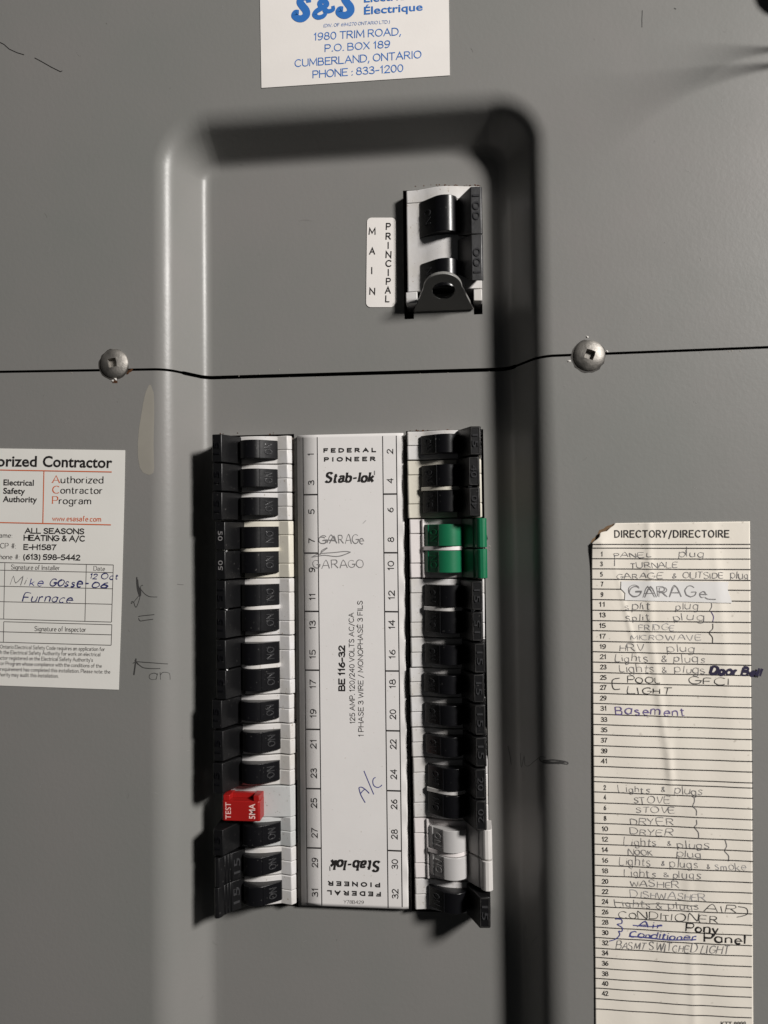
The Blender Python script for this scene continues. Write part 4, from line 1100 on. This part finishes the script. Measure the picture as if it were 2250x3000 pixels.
# switch label beside the main breaker
ZM = Frame(1000, 480, 500 / 1659)
HM = .28
def rr(x0, y0, x1, y1, r, sk_=0.0):
    pts = []
    for cx, cy, a in ((x1 - r, y0 + r, -90), (x1 - r, y1 - r, 0), (x0 + r, y1 - r, 90), (x0 + r, y0 + r, 180)):
        for k in range(6):
            t = math.radians(a + 18 * k); pts.append((cx + r * math.cos(t) + sk_ * (cy - y0), cy + r * math.sin(t)))
    return pts
sl = slab('switch_label', [ZM(x, y) for x, y in rr(250, 523, 531, 1393, 44, -.011)], HM, .25, 'paper', 'small upright white label with rounded corners to the left of the main breaker', 'label')
I = Ink(lambda x, z: HM, HM, .05)
for ch, x, y in (('M', 299, 655), ('A', 299, 848), ('N', 300, 1238), ('P', 456, 608), ('R', 456, 703), ('N', 458, 882), ('C', 458, 968), ('P', 456, 1142), ('A', 452, 1228), ('L', 447, 1312)):
    w_ = {'M': 66, 'A': 56, 'N': 54, 'P': 46, 'R': 50, 'C': 60, 'L': 40}[ch]
    sans_c(I, 'printed_letter', 'ink', ZM, ch, (x, y), w_ - 8, 70, w=.165)
for x, y in ((296, 1038), (456, 793), (457, 1057)): I.line('printed_letter', 'ink', ZM, [(x, y - 34), (x, y + 34)], .5)
I.build(sl)

# number strip between the breaker columns
ZA = Frame(850, 1250, 350 / 1659); ZB = Frame(850, 1700, 350 / 1408); ZD = Frame(850, 2200, 350 / 1613)
HN = 3.2
def strip_h(x, z):
    t = max(0, (x - 40.6) / 3.4)
    return HN - t * t * (.35 + .25 * math.sin(z * .52) + .2 * math.sin(z * .21 + 1))
mb = MB()
p00, p01 = unp(870.5, 1275, HN), unp(1181.5, 1268, HN); p10, p11 = unp(883, 2652, HN), unp(1197, 2664.5, HN)
nxs, nzs = [0, .2, .4, .6, .8, .88] + [.9 + .01 * k for k in range(11)], 150
for j in range(nzs + 1):
    t = j / nzs
    for s0 in nxs:
        x = (p00[0] * (1 - t) + p10[0] * t) * (1 - s0) + (p01[0] * (1 - t) + p11[0] * t) * s0
        z = (p00[1] * (1 - s0) + p01[1] * s0) * (1 - t) + (p10[1] * (1 - s0) + p11[1] * s0) * t
        mb.v.append((x, z, strip_h(x, z)))
k = len(nxs)
for j in range(nzs):
    for i in range(k - 1): mb.f.append((j * k + i, (j + 1) * k + i, (j + 1) * k + i + 1, j * k + i + 1))
ns = mb.build('number_strip', MT['strip'], None, smooth=True)
sd = ns.modifiers.new('thickness', 'SOLIDIFY'); sd.thickness = 3.0 * S; sd.offset = -1
tag(ns, 'long white card strip numbered 1 to 32 between the two breaker columns', 'label')
I = Ink(strip_h, HN, .06)
def zt_(F, p): return F(*p)
for a, b in (((178, 150), (232, 2077)), ((377, 145), (430, 2085)), ((1285, 130), (1325, 2120)), ((1475, 125), (1515, 2107))):
    q0, q1 = ZA(*a), ZD(*b)
    I.line('ruled_line', 'ink', PX, [q0, q1], .34)
for F, rows in ((ZA, ((190, 386, 945, 942), (195, 396, 1755, 1755), (1293, 1484, 936, 934), (1300, 1494, 1750, 1750))), (ZB, ((173, 341, 366, 366), (178, 346, 1058, 1059), (184, 353, 1755, 1757), (1113, 1277, 369, 371), (1120, 1284, 1068, 1069), (1128, 1292, 1772, 1775))),
                (ZD, ((217, 409, 507, 510), (228, 417, 1306, 1312), (1305, 1493, 534, 540), (1316, 1503, 1342, 1350)))):
    for x0, x1, y0, y1 in rows: I.line('ruled_line', 'ink', F, [(x0, y0), (x1, y1)], .62)
for F, sc, its in ((ZA, 1.0, ((1, 287, 382), (3, 293, 778), (5, 297, 1180), (7, 300, 1583), (9, 305, 1988), (2, 1387, 342), (4, 1390, 750), (6, 1393, 1157), (8, 1400, 1568), (10, 1400, 1930))),
                   (ZB, .848, ((11, 262, 195), (13, 265, 527), (15, 265, 873), (17, 268, 1225), (19, 273, 1570), (21, 275, 1930), (12, 1197, 175), (14, 1200, 523), (16, 1205, 872), (18, 1208, 1222), (20, 1212, 1580), (22, 1217, 1932))),
                   (ZD, .972, ((23, 320, 300), (25, 323, 703), (27, 330, 1108), (29, 335, 1508), (31, 337, 1912), (24, 1400, 315), (26, 1405, 720), (28, 1410, 1125), (30, 1415, 1530), (32, 1420, 1930)))):
    for n_, x, y in its:
        L_ = {1: 30, 2: 62}.get(n_, 62 if n_ < 10 else {10: 132, 11: 96, 12: 130, 13: 124, 14: 128, 15: 124, 16: 128, 17: 126, 18: 130, 19: 124, 21: 128, 31: 122}.get(n_, 136))
        sans_c(I, 'printed_number', 'ink', F, str(n_), (x, y), L_ * sc * .93, 90 * sc, up=True, w=.13)
sans(I, 'printed_text', 'ink', ZA, 'FEDERAL', (472, 362), (1187, 355), 64, .27, spacing=.62)
sans(I, 'printed_text', 'ink', ZA, 'PIONEER', (480, 487), (1178, 478), 64, .27, spacing=.62)
sans(I, 'printed_text', 'ink', ZD, 'FEDERAL', (1218, 1900), (508, 1877), 64, .27, spacing=.62)
sans(I, 'printed_text', 'ink', ZD, 'PIONEER', (1208, 1776), (520, 1753), 64, .27, spacing=.62)
SL = dict(wv=(.23, .15), slab=.15, slab_t=.14, shear=.2, gap=.22)
serif(I, 'printed_logo', 'ink', ZA, 'Stab-lok', (490, 770), (1150, 765), 132, **SL)
serif(I, 'printed_logo', 'ink', ZD, 'Stab-lok', (1212, 1492), (560, 1470), 132, **SL)
I.line('printed_logo', 'pencil', ZA, [(1165, 642), (1180, 642)], 1.9)
I.line('printed_logo', 'pencil', ZD, [(530, 1587), (545, 1587)], 1.9)
sans(I, 'printed_text', 'ink', ZB, 'BE 116-32', (650, 1300), (650, 774), 82, .2)
sans(I, 'printed_text', 'ink', ZB, '125 AMP. 120/240 VOLTS AC/CA', (768, 1688), (753, 384), 64, .11)
sans(I, 'printed_text', 'ink', ZB, '1 PHASE 3 WIRE / MONOPHASÉ 3 FILS', (869, 1841), (856, 242), 64, .11)
sans(I, 'printed_text', 'softink', ZD, 'Y78B429', (728, 2060), (995, 2066), 46, .1)
for pts in ([(1015, 697), (960, 600), (935, 520), (936, 492), (975, 490), (1030, 530), (1070, 572)], [(948, 580), (975, 545), (1003, 520)], [(997, 268), (1060, 420), (1130, 587)], [(1155, 357), (1128, 372), (1117, 410), (1125, 455), (1150, 482), (1188, 492), (1220, 478), (1241, 457)]):
    I.line('handwriting', 'pen', ZD, pts, .38, True)
hand(I, 'handwriting', 'pencil', ZA, 'GA', (398, 1622), (640, 1622), 100, .42, twice=True)
hand(I, 'handwriting', 'pencil', ZA, 'RAGe', (680, 1630), (1030, 1622), 112, .36)
hand(I, 'handwriting', 'pencil', ZA, 'GARAGO', (325, 1970), (1025, 1945), 108, .36, jit=.09)
for pts in ([(840, 1742), (760, 1732), (600, 1748), (420, 1760)], [(520, 1685), (470, 1720), (418, 1758)], [(515, 1680), (450, 1712), (430, 1740)], [(840, 1742), (760, 1775), (640, 1802), (480, 1785), (400, 1795), (300, 1812)], [(300, 1812), (370, 1775), (430, 1770)], [(640, 1802), (720, 1790), (830, 1745)]):
    I.line('handwriting', 'pencil', ZA, pts, .36, True)
I.line('handwriting', 'lightpencil', ZA, [(1010, 1345), (1055, 1300)], .25)
I.build(ns)

# ------------------------------------------------------------------ circuit directory sheet on the right
Z5 = Frame(1720, 1500, 530 / 1659); Z6 = Frame(1720, 2050, 530 / 1659); Z7 = Frame(1720, 2500, 530 / 1659)
HD = D_REC + .6
def ridge(d, w_): return math.exp(-(d / w_) ** 2)
def dir_h(x, z):
    t = -z
    v = .10 * math.sin(x * .33 + z * .05) + .10 * math.sin(x * .12 - z * .033 + 2)
    v += .34 * ridge(x - 141.5 - .12 * max(0, t - 60) * (t < 130), 1.6) * (1 if t < 110 else max(0, 1 - (t - 110) / 20))
    v += .26 * ridge(x - 166 - .07 * (t - 20), 2.0) * max(0, 1 - abs(t - 40) / 60)
    v += .24 * ridge(x - 154 - .02 * (t - 180), 1.8) * max(0, min(1, (t - 130) / 30))
    v += .28 * ridge(x - 128 - .22 * (t - 30), 1.0) * max(0, 1 - abs(t - 55) / 30)
    v += .20 * ridge(x - 148 + .04 * (t - 100), 1.5) * max(0, 1 - abs(t - 105) / 30)
    # the torn top left corner curls up a little
    c = max(0, 1 - math.hypot(x - 123, z + 22) / 13)
    return HD + v + 1.3 * c * c
tear = [(1803, 1532.5), (1797, 1540), (1788, 1546), (1777, 1556), (1763, 1558.5), (1757, 1562), (1755, 1573), (1748, 1580), (1739, 1586), (1733, 1592), (1734, 1598), (1733, 1606)]
def left_px(y):
    for (a, b), (c, d) in zip(tear, tear[1:]):
        if y <= d: return a + (c - a) * (y - b) / (d - b)
    return 1733 + (y - 1606) * (1745 - 1733) / (3000 - 1606)
mb = MB()
yrow = [1532.5, 1536, 1540, 1543, 1546, 1549, 1552.5, 1556, 1558.5, 1562, 1567, 1573, 1576.5, 1580, 1586, 1589, 1592, 1598, 1606]
y = 1612.0
while y < 3075: yrow.append(y); y += 6
yrow[:] = sorted(yrow)
NC = 130
for y in yrow:
    a = unp(left_px(y), y, HD)
    yr = y - 2.5 + (y - 1532) * .0195 if False else y
    b = unp(2197 + (y - 1530) * (2207 - 2197) / 1470, (y - 2.5) * 1.0, HD)
    for c in range(NC):
        f = c / (NC - 1)
        x = a[0] + (b[0] - a[0]) * f; z = a[1] + (unp(2197, y, HD)[1] - a[1]) * 0
        mb.v.append((x, z, dir_h(x, z)))
for j in range(len(yrow) - 1):
    for i in range(NC - 1): mb.f.append((j * NC + i, (j + 1) * NC + i, (j + 1) * NC + i + 1, j * NC + i + 1))
ds = mb.build('directory_sheet', MT['dir'], None, smooth=True)
sd = ds.modifiers.new('thickness', 'SOLIDIFY'); sd.thickness = .18 * S; sd.offset = -1
tag(ds, 'long cream circuit directory sheet with torn top left corner on the right of the panel', 'paper sheet')
g_ = MB(); rnd = random.Random(5)
gp = [(1799, 1533), (1790, 1538), (1778, 1541), (1768, 1549), (1756, 1553), (1752, 1563), (1746, 1572), (1735, 1580), (1730, 1590), (1745, 1590), (1758, 1580), (1768, 1566), (1785, 1556), (1800, 1545)]
g_.add([(*unp(*p, D_REC), D_REC + .07) for p in gp], [tuple(range(len(gp)))])
g_.build('glue_residue', MT['tan'], ds)
I = Ink(dir_h, HD, .10)
sans(I, 'printed_heading', 'ink', Z5, 'DIRECTORY/DIRECTOIRE', (254, 236), (1301, 235), 68, .15, spacing=.3)
L5 = [(296, 296), (330, 332), (427, 431), (520, 527), (615, 627), (900, 913), (995, 1012), (1087, 1108), (1185, 1208), (1280, 1308), (1375, 1405), (1470, 1500), (1565, 1598), (1660, 1700), (1753, 1795)]
for a, b in L5: I.line('ruled_line', 'ink', Z5, [(44 + a * .008, a), (770, (a + b) / 2 + 1), (1492 + a * .012, b)], .36)
for a, b in ((705, 718), (802, 818)):
    I.line('ruled_line', 'ink', Z5, [(47, a), (1500, b)], .36)
L6 = [(30, 72), (130, 175), (225, 270), (317, 364), (418, 465), (515, 565), (607, 661), (704, 761), (748, 808), (842, 902), (940, 1000), (1035, 1099), (1128, 1193), (1225, 1291), (1320, 1388), (1414, 1480)]
for a, b in L6[1:]: I.line('ruled_line', 'ink', Z6, [(57 + a * .008, a), (790, (a + b) / 2 + 2), (1515 + a * .006, b)], .36)
L7 = [(105, 168), (200, 267), (295, 363), (387, 462), (485, 555), (580, 660), (675, 752), (770, 847), (868, 944), (953, 1040), (1052, 1137), (1146, 1230), (1235, 1320), (1332, 1418), (1426, 1508)]
for a, b in L7: I.line('ruled_line', 'ink', Z7, [(73 + a * .004, a), (790, (a + b) / 2 + 3), (1518 - a * .006, b)], .36)
for F, its in ((Z5, ((1, 130, 407), (3, 132, 497), (5, 132, 592), (7, 138, 682), (9, 138, 778), (11, 138, 868), (13, 142, 965), (15, 142, 1062), (17, 143, 1160), (19, 145, 1255), (21, 148, 1348), (23, 150, 1442), (25, 150, 1538), (27, 150, 1630), (29, 150, 1727), (31, 152, 1822))),
               (Z6, ((33, 157, 202), (35, 157, 297), (37, 157, 392), (39, 158, 490), (41, 158, 583), (2, 163, 825), (4, 164, 915), (6, 165, 1010), (8, 166, 1107), (10, 164, 1203), (12, 164, 1298), (14, 164, 1395), (16, 165, 1492))),
               (Z7, ((18, 165, 180), (20, 166, 276), (22, 167, 370), (24, 167, 462), (26, 168, 557), (28, 168, 652), (30, 168, 748), (32, 168, 842), (34, 168, 935), (36, 168, 1030), (38, 168, 1127), (40, 168, 1217), (42, 168, 1308)))):
    for n_, x, y in its:
        L_ = 14 if n_ == 1 else (25 if n_ < 10 else 60)
        sans_c(I, 'printed_number', 'ink', F, str(n_), (x, y - 21), L_ - 8, 43, w=.145)
PC, LP, GP = 'pencil', 'lightpencil', 'graphite'
def hd(F, body, x0, y0, x1, y1, cap, m=PC, w=.25, **k): hand(I, 'handwriting', m, F, body, (x0, y0), (x1, y1), cap, w, **k)
for a in ((Z5, 'PANEL', 252, 415, 585, 412, 42), (Z5, 'plug', 840, 412, 1065, 416, 62), (Z5, 'TURNALE', 400, 512, 830, 506, 50), (Z5, 'GARAGE', 275, 612, 698, 605, 48), (Z5, '&', 785, 603, 822, 603, 42), (Z5, 'OUTSIDE', 878, 605, 1255, 606, 48), (Z5, 'plug', 1315, 606, 1472, 610, 62),
          (Z5, 'split', 350, 893, 578, 893, 62), (Z5, 'plug', 812, 893, 1022, 896, 62), (Z5, 'split', 358, 992, 565, 994, 60), (Z5, 'plug', 795, 990, 1075, 996, 68), (Z5, 'HRV', 302, 1270, 522, 1270, 56), (Z5, 'plug', 735, 1280, 990, 1284, 66),
          (Z5, 'Lights', 258, 1368, 568, 1372, 68), (Z5, '&', 684, 1368, 735, 1368, 48), (Z5, 'plugs', 795, 1372, 1078, 1384, 66), (Z5, 'Lights', 302, 1464, 608, 1470, 66), (Z5, '&', 690, 1468, 735, 1468, 48), (Z5, 'plugs', 802, 1470, 1082, 1478, 66),
          (Z6, 'Lights', 292, 842, 578, 852, 62), (Z6, '&', 682, 846, 715, 846, 44), (Z6, 'plugs', 800, 858, 1048, 872, 64), (Z6, 'STOVE', 432, 948, 755, 950, 54), (Z6, 'STOVE', 452, 1032, 800, 1036, 46), (Z6, 'DRYER', 402, 1140, 795, 1148, 58), (Z6, 'DRYER', 398, 1230, 795, 1252, 52),
          (Z6, 'Lights', 342, 1328, 630, 1340, 66), (Z6, '&', 736, 1334, 775, 1334, 40), (Z6, 'plugs', 832, 1352, 1125, 1368, 64), (Z6, 'NOOK', 378, 1422, 600, 1424, 50), (Z6, 'plug', 825, 1436, 1040, 1450, 62),
          (Z7, 'Lights', 298, 106, 582, 116, 68), (Z7, '&', 684, 110, 712, 110, 36), (Z7, 'plugs', 760, 124, 1020, 136, 68), (Z7, '&', 1100, 135, 1126, 135, 34), (Z7, 'Lights', 345, 208, 632, 220, 64), (Z7, '&', 705, 212, 750, 212, 44), (Z7, 'plugs', 790, 222, 1045, 236, 64),
          (Z7, 'WASHER', 402, 298, 850, 318, 52), (Z7, 'Lights & plugs', 262, 486, 1022, 518, 60)):
    hd(*a)
hd(Z5, 'FRIDGE', 478, 1083, 798, 1085, 48, LP); hd(Z5, 'MICROWAVE', 402, 1172, 1050, 1176, 46, LP); hd(Z7, 'smoke', 1176, 148, 1458, 158, 60, LP)
hd(Z7, 'DISHWASHER', 402, 402, 1088, 432, 54, LP, .28)
hd(Z5, 'POOL', 372, 1564, 662, 1566, 50, GP, .3); hd(Z5, 'GFCI', 938, 1580, 1302, 1582, 56, GP, .3); hd(Z5, 'LIGHT', 372, 1664, 760, 1672, 54, GP, .34)
hd(Z7, 'AIR', 1072, 532, 1362, 548, 66, GP, .3); hd(Z7, 'CONDITIONER', 290, 588, 1188, 634, 56, GP, .3); hd(Z7, 'BASMT SWITCHED LIGHT', 265, 868, 1300, 924, 62, PC, .3, slant=.2)
hd(Z6, 'Basement', 262, 132, 895, 146, 78, 'purple', .42)
hd(Z5, 'Door Bell', 1128, 1482, 1590, 1506, 68, 'marker', 1.15, slant=.25, jit=.03)
hd(Z7, 'Air', 462, 678, 682, 686, 52, 'pen', .42, slant=.3); hd(Z7, 'Pony', 905, 712, 1200, 732, 72, 'ink', .6, slant=.1, jit=.04)
hd(Z7, 'Conditioner', 388, 768, 998, 796, 52, 'pen', .45, slant=.3); hd(Z7, 'Panel', 1075, 808, 1455, 832, 74, 'ink', .6, jit=.04)
for F, pts, w, m in ((Z7, [(258, 446), (420, 462), (560, 464), (700, 462), (1010, 482)], .3, GP), (Z7, [(420, 660), (560, 672), (690, 662)], .4, 'pen'), (Z7, [(385, 760), (560, 775), (760, 792), (1000, 788)], .5, 'pen'),
                     (Z7, [(1385, 488), (1462, 505), (1465, 560), (1375, 585)], .3, GP), (Z7, [(258, 600), (315, 605), (318, 640), (278, 650), (322, 680), (318, 715), (290, 712), (300, 745), (262, 785), (205, 803)], .38, 'pen'),
                     (Z5, [(298, 1522), (233, 1540), (242, 1620), (302, 1622)], .34, GP), (Z5, [(1140, 828), (1142, 870), (1122, 906)], .26, PC), (Z5, [(1138, 915), (1160, 960), (1152, 1006)], .26, 'purple'), (Z5, [(1152, 1022), (1152, 1070), (1120, 1106), (1150, 1150), (1150, 1200)], .26, GP),
                     (Z6, [(982, 890), (985, 930), (970, 975), (1002, 1010), (1002, 1060)], .26, PC), (Z6, [(1003, 1098), (1005, 1140), (985, 1168), (1020, 1215), (1022, 1272)], .28, PC), (Z6, [(1265, 1282), (1280, 1340), (1262, 1385), (1298, 1430), (1296, 1480)], .28, PC),
                     (Z5, [(912, 318), (913, 380)], .24, PC), (Z5, [(252, 420), (252, 495)], .26, PC)):
    I.line('handwriting', m, F, pts, w, True)
print_text(I, 'printed_text', 'ink', Z7, 'KTT 8898', (1230, 1588), (1460, 1590), 44)
I.build(ds)

# white tape patch with GARAGE over rows 7 and 9 of the directory
pt = MB()
pp = [(313, 634), (1300, 640), (1290, 712), (1332, 835), (345, 808), (350, 735), (310, 712)]
cols_, rows_ = 24, 10
def lerp(a, b, t): return (a[0] + (b[0] - a[0]) * t, a[1] + (b[1] - a[1]) * t)
for j in range(rows_ + 1):
    t = j / rows_
    L_ = lerp(pp[0], pp[6], t / .45) if t < .45 else (lerp(pp[6], pp[5], (t - .45) / .1) if t < .55 else lerp(pp[5], pp[4], (t - .55) / .45))
    R_ = lerp(pp[1], pp[2], t / .4) if t < .4 else lerp(pp[2], pp[3], (t - .4) / .6)
    for c in range(cols_ + 1):
        x, z = unp(*Z5(*lerp(L_, R_, c / cols_)), HD + .2)
        pt.v.append((x, z, dir_h(x, z) + .30))
for j in range(rows_):
    for c in range(cols_):
        a = j * (cols_ + 1) + c; pt.f.append((a, a + cols_ + 1, a + cols_ + 2, a + 1))
pto = pt.build('tape_patch', MT['patch'], None, smooth=True)
tag(pto, 'white tape patch with a handwritten word, stuck over rows 7 and 9 of the directory', 'tape')
I = Ink(lambda x, z: dir_h(x, z) + .30, HD + .2, .07)
hand(I, 'handwriting', 'pencil', Z5, 'GARA', (388, 780), (862, 772), 92, .36, twice=True, jit=.06)
hand(I, 'handwriting', 'pencil', Z5, 'Ge', (900, 776), (1085, 782), 92, .36)
I.line('handwriting', 'pencil', Z5, [(1080, 782), (1110, 798), (1180, 800)], .36, True)
I.build(pto)

# ------------------------------------------------------------------ cords near the upper right corner
def tube(name, pts, r, m, parent=None, n=12):
    P3 = [Vector(p) for p in pts]
    q = []
    for i in range(len(P3) - 1):
        p0 = P3[max(i - 1, 0)]; p1 = P3[i]; p2 = P3[i + 1]; p3 = P3[min(i + 2, len(P3) - 1)]
        for k in range(6):
            t = k / 6
            q.append(0.5 * ((2 * p1) + (-p0 + p2) * t + (2 * p0 - 5 * p1 + 4 * p2 - p3) * t * t + (-p0 + 3 * p1 - 3 * p2 + p3) * t ** 3))
    q.append(P3[-1])
    mb = MB(); up = Vector((0, 0, 1))
    for i, p in enumerate(q):
        d = (q[min(i + 1, len(q) - 1)] - q[max(i - 1, 0)]).normalized()
        a = d.cross(up)
        if a.length < .1: a = d.cross(Vector((0, 1, 0)))
        a.normalize(); b = d.cross(a)
        for k in range(n):
            t = 2 * math.pi * k / n
            mb.v.append(tuple(p + r * (a * math.cos(t) + b * math.sin(t))))
    for i in range(len(q) - 1):
        for k in range(n): mb.f.append((i * n + k, i * n + (k + 1) % n, (i + 1) * n + (k + 1) % n, (i + 1) * n + k))
    mb.f += [tuple(range(n)), tuple(range(len(q) * n - n, len(q) * n))]
    o = mb.build(name, MT[m], parent, smooth=True, ang=60); fix_normals(o.data)
    return o
def toward_light(u, v, h):
    x, z = unp(u, v, D_REC)
    t = (h - D_REC) / (LIGHT.z - D_REC)
    return (x + (LIGHT.x - x) * t, z + (LIGHT.y - z) * t, h)
c1 = tube('black_cord', [toward_light(2420, 182, 25), toward_light(2330, 187, 26), toward_light(2240, 195, 29), toward_light(2150, 208, 38), toward_light(2050, 228, 50), toward_light(1950, 256, 66), toward_light(1850, 292, 88), toward_light(1740, 335, 118), toward_light(1640, 385, 155)], .85, 'blackmatte')
tag(c1, 'black cord hanging in front of the panel beyond the right edge', 'cord', 'cords')
c2 = tube('black_cord', [toward_light(2420, 136, 25), toward_light(2330, 140, 26), toward_light(2245, 146, 29), toward_light(2170, 153, 38), toward_light(2100, 166, 52), toward_light(2020, 192, 74), toward_light(1950, 222, 105)], .75, 'blackmatte')
tag(c2, 'thinner black cord just above the other one beyond the right edge', 'cord', 'cords')
def at3(u, v, h):
    x, z = unp(u, v, h); return (x, z, h)
gx, gz = unp(2352, -76, D_REC + 5)
gm = MB(); n = 40
for r, h in ((10.4, 0), (10.4, 5.0), (9.6, 6.4), (8.0, 7.0), (4.0, 7.2), (3.4, 6.2)):
    for k in range(n): gm.v.append((gx + r * math.cos(2 * math.pi * k / n), gz + r * math.sin(2 * math.pi * k / n), D_REC + h))
for j in range(5):
    for k in range(n): gm.f.append((j * n + k, j * n + (k + 1) % n, (j + 1) * n + (k + 1) % n, (j + 1) * n + k))
gm.f.append(tuple(range(5 * n, 6 * n)))
gr = gm.build('cable_grommet', MT['blackmatte'], None, smooth=True); fix_normals(gr.data)
tag(gr, 'round black rubber grommet on the cover, just showing in the top right corner', 'grommet')
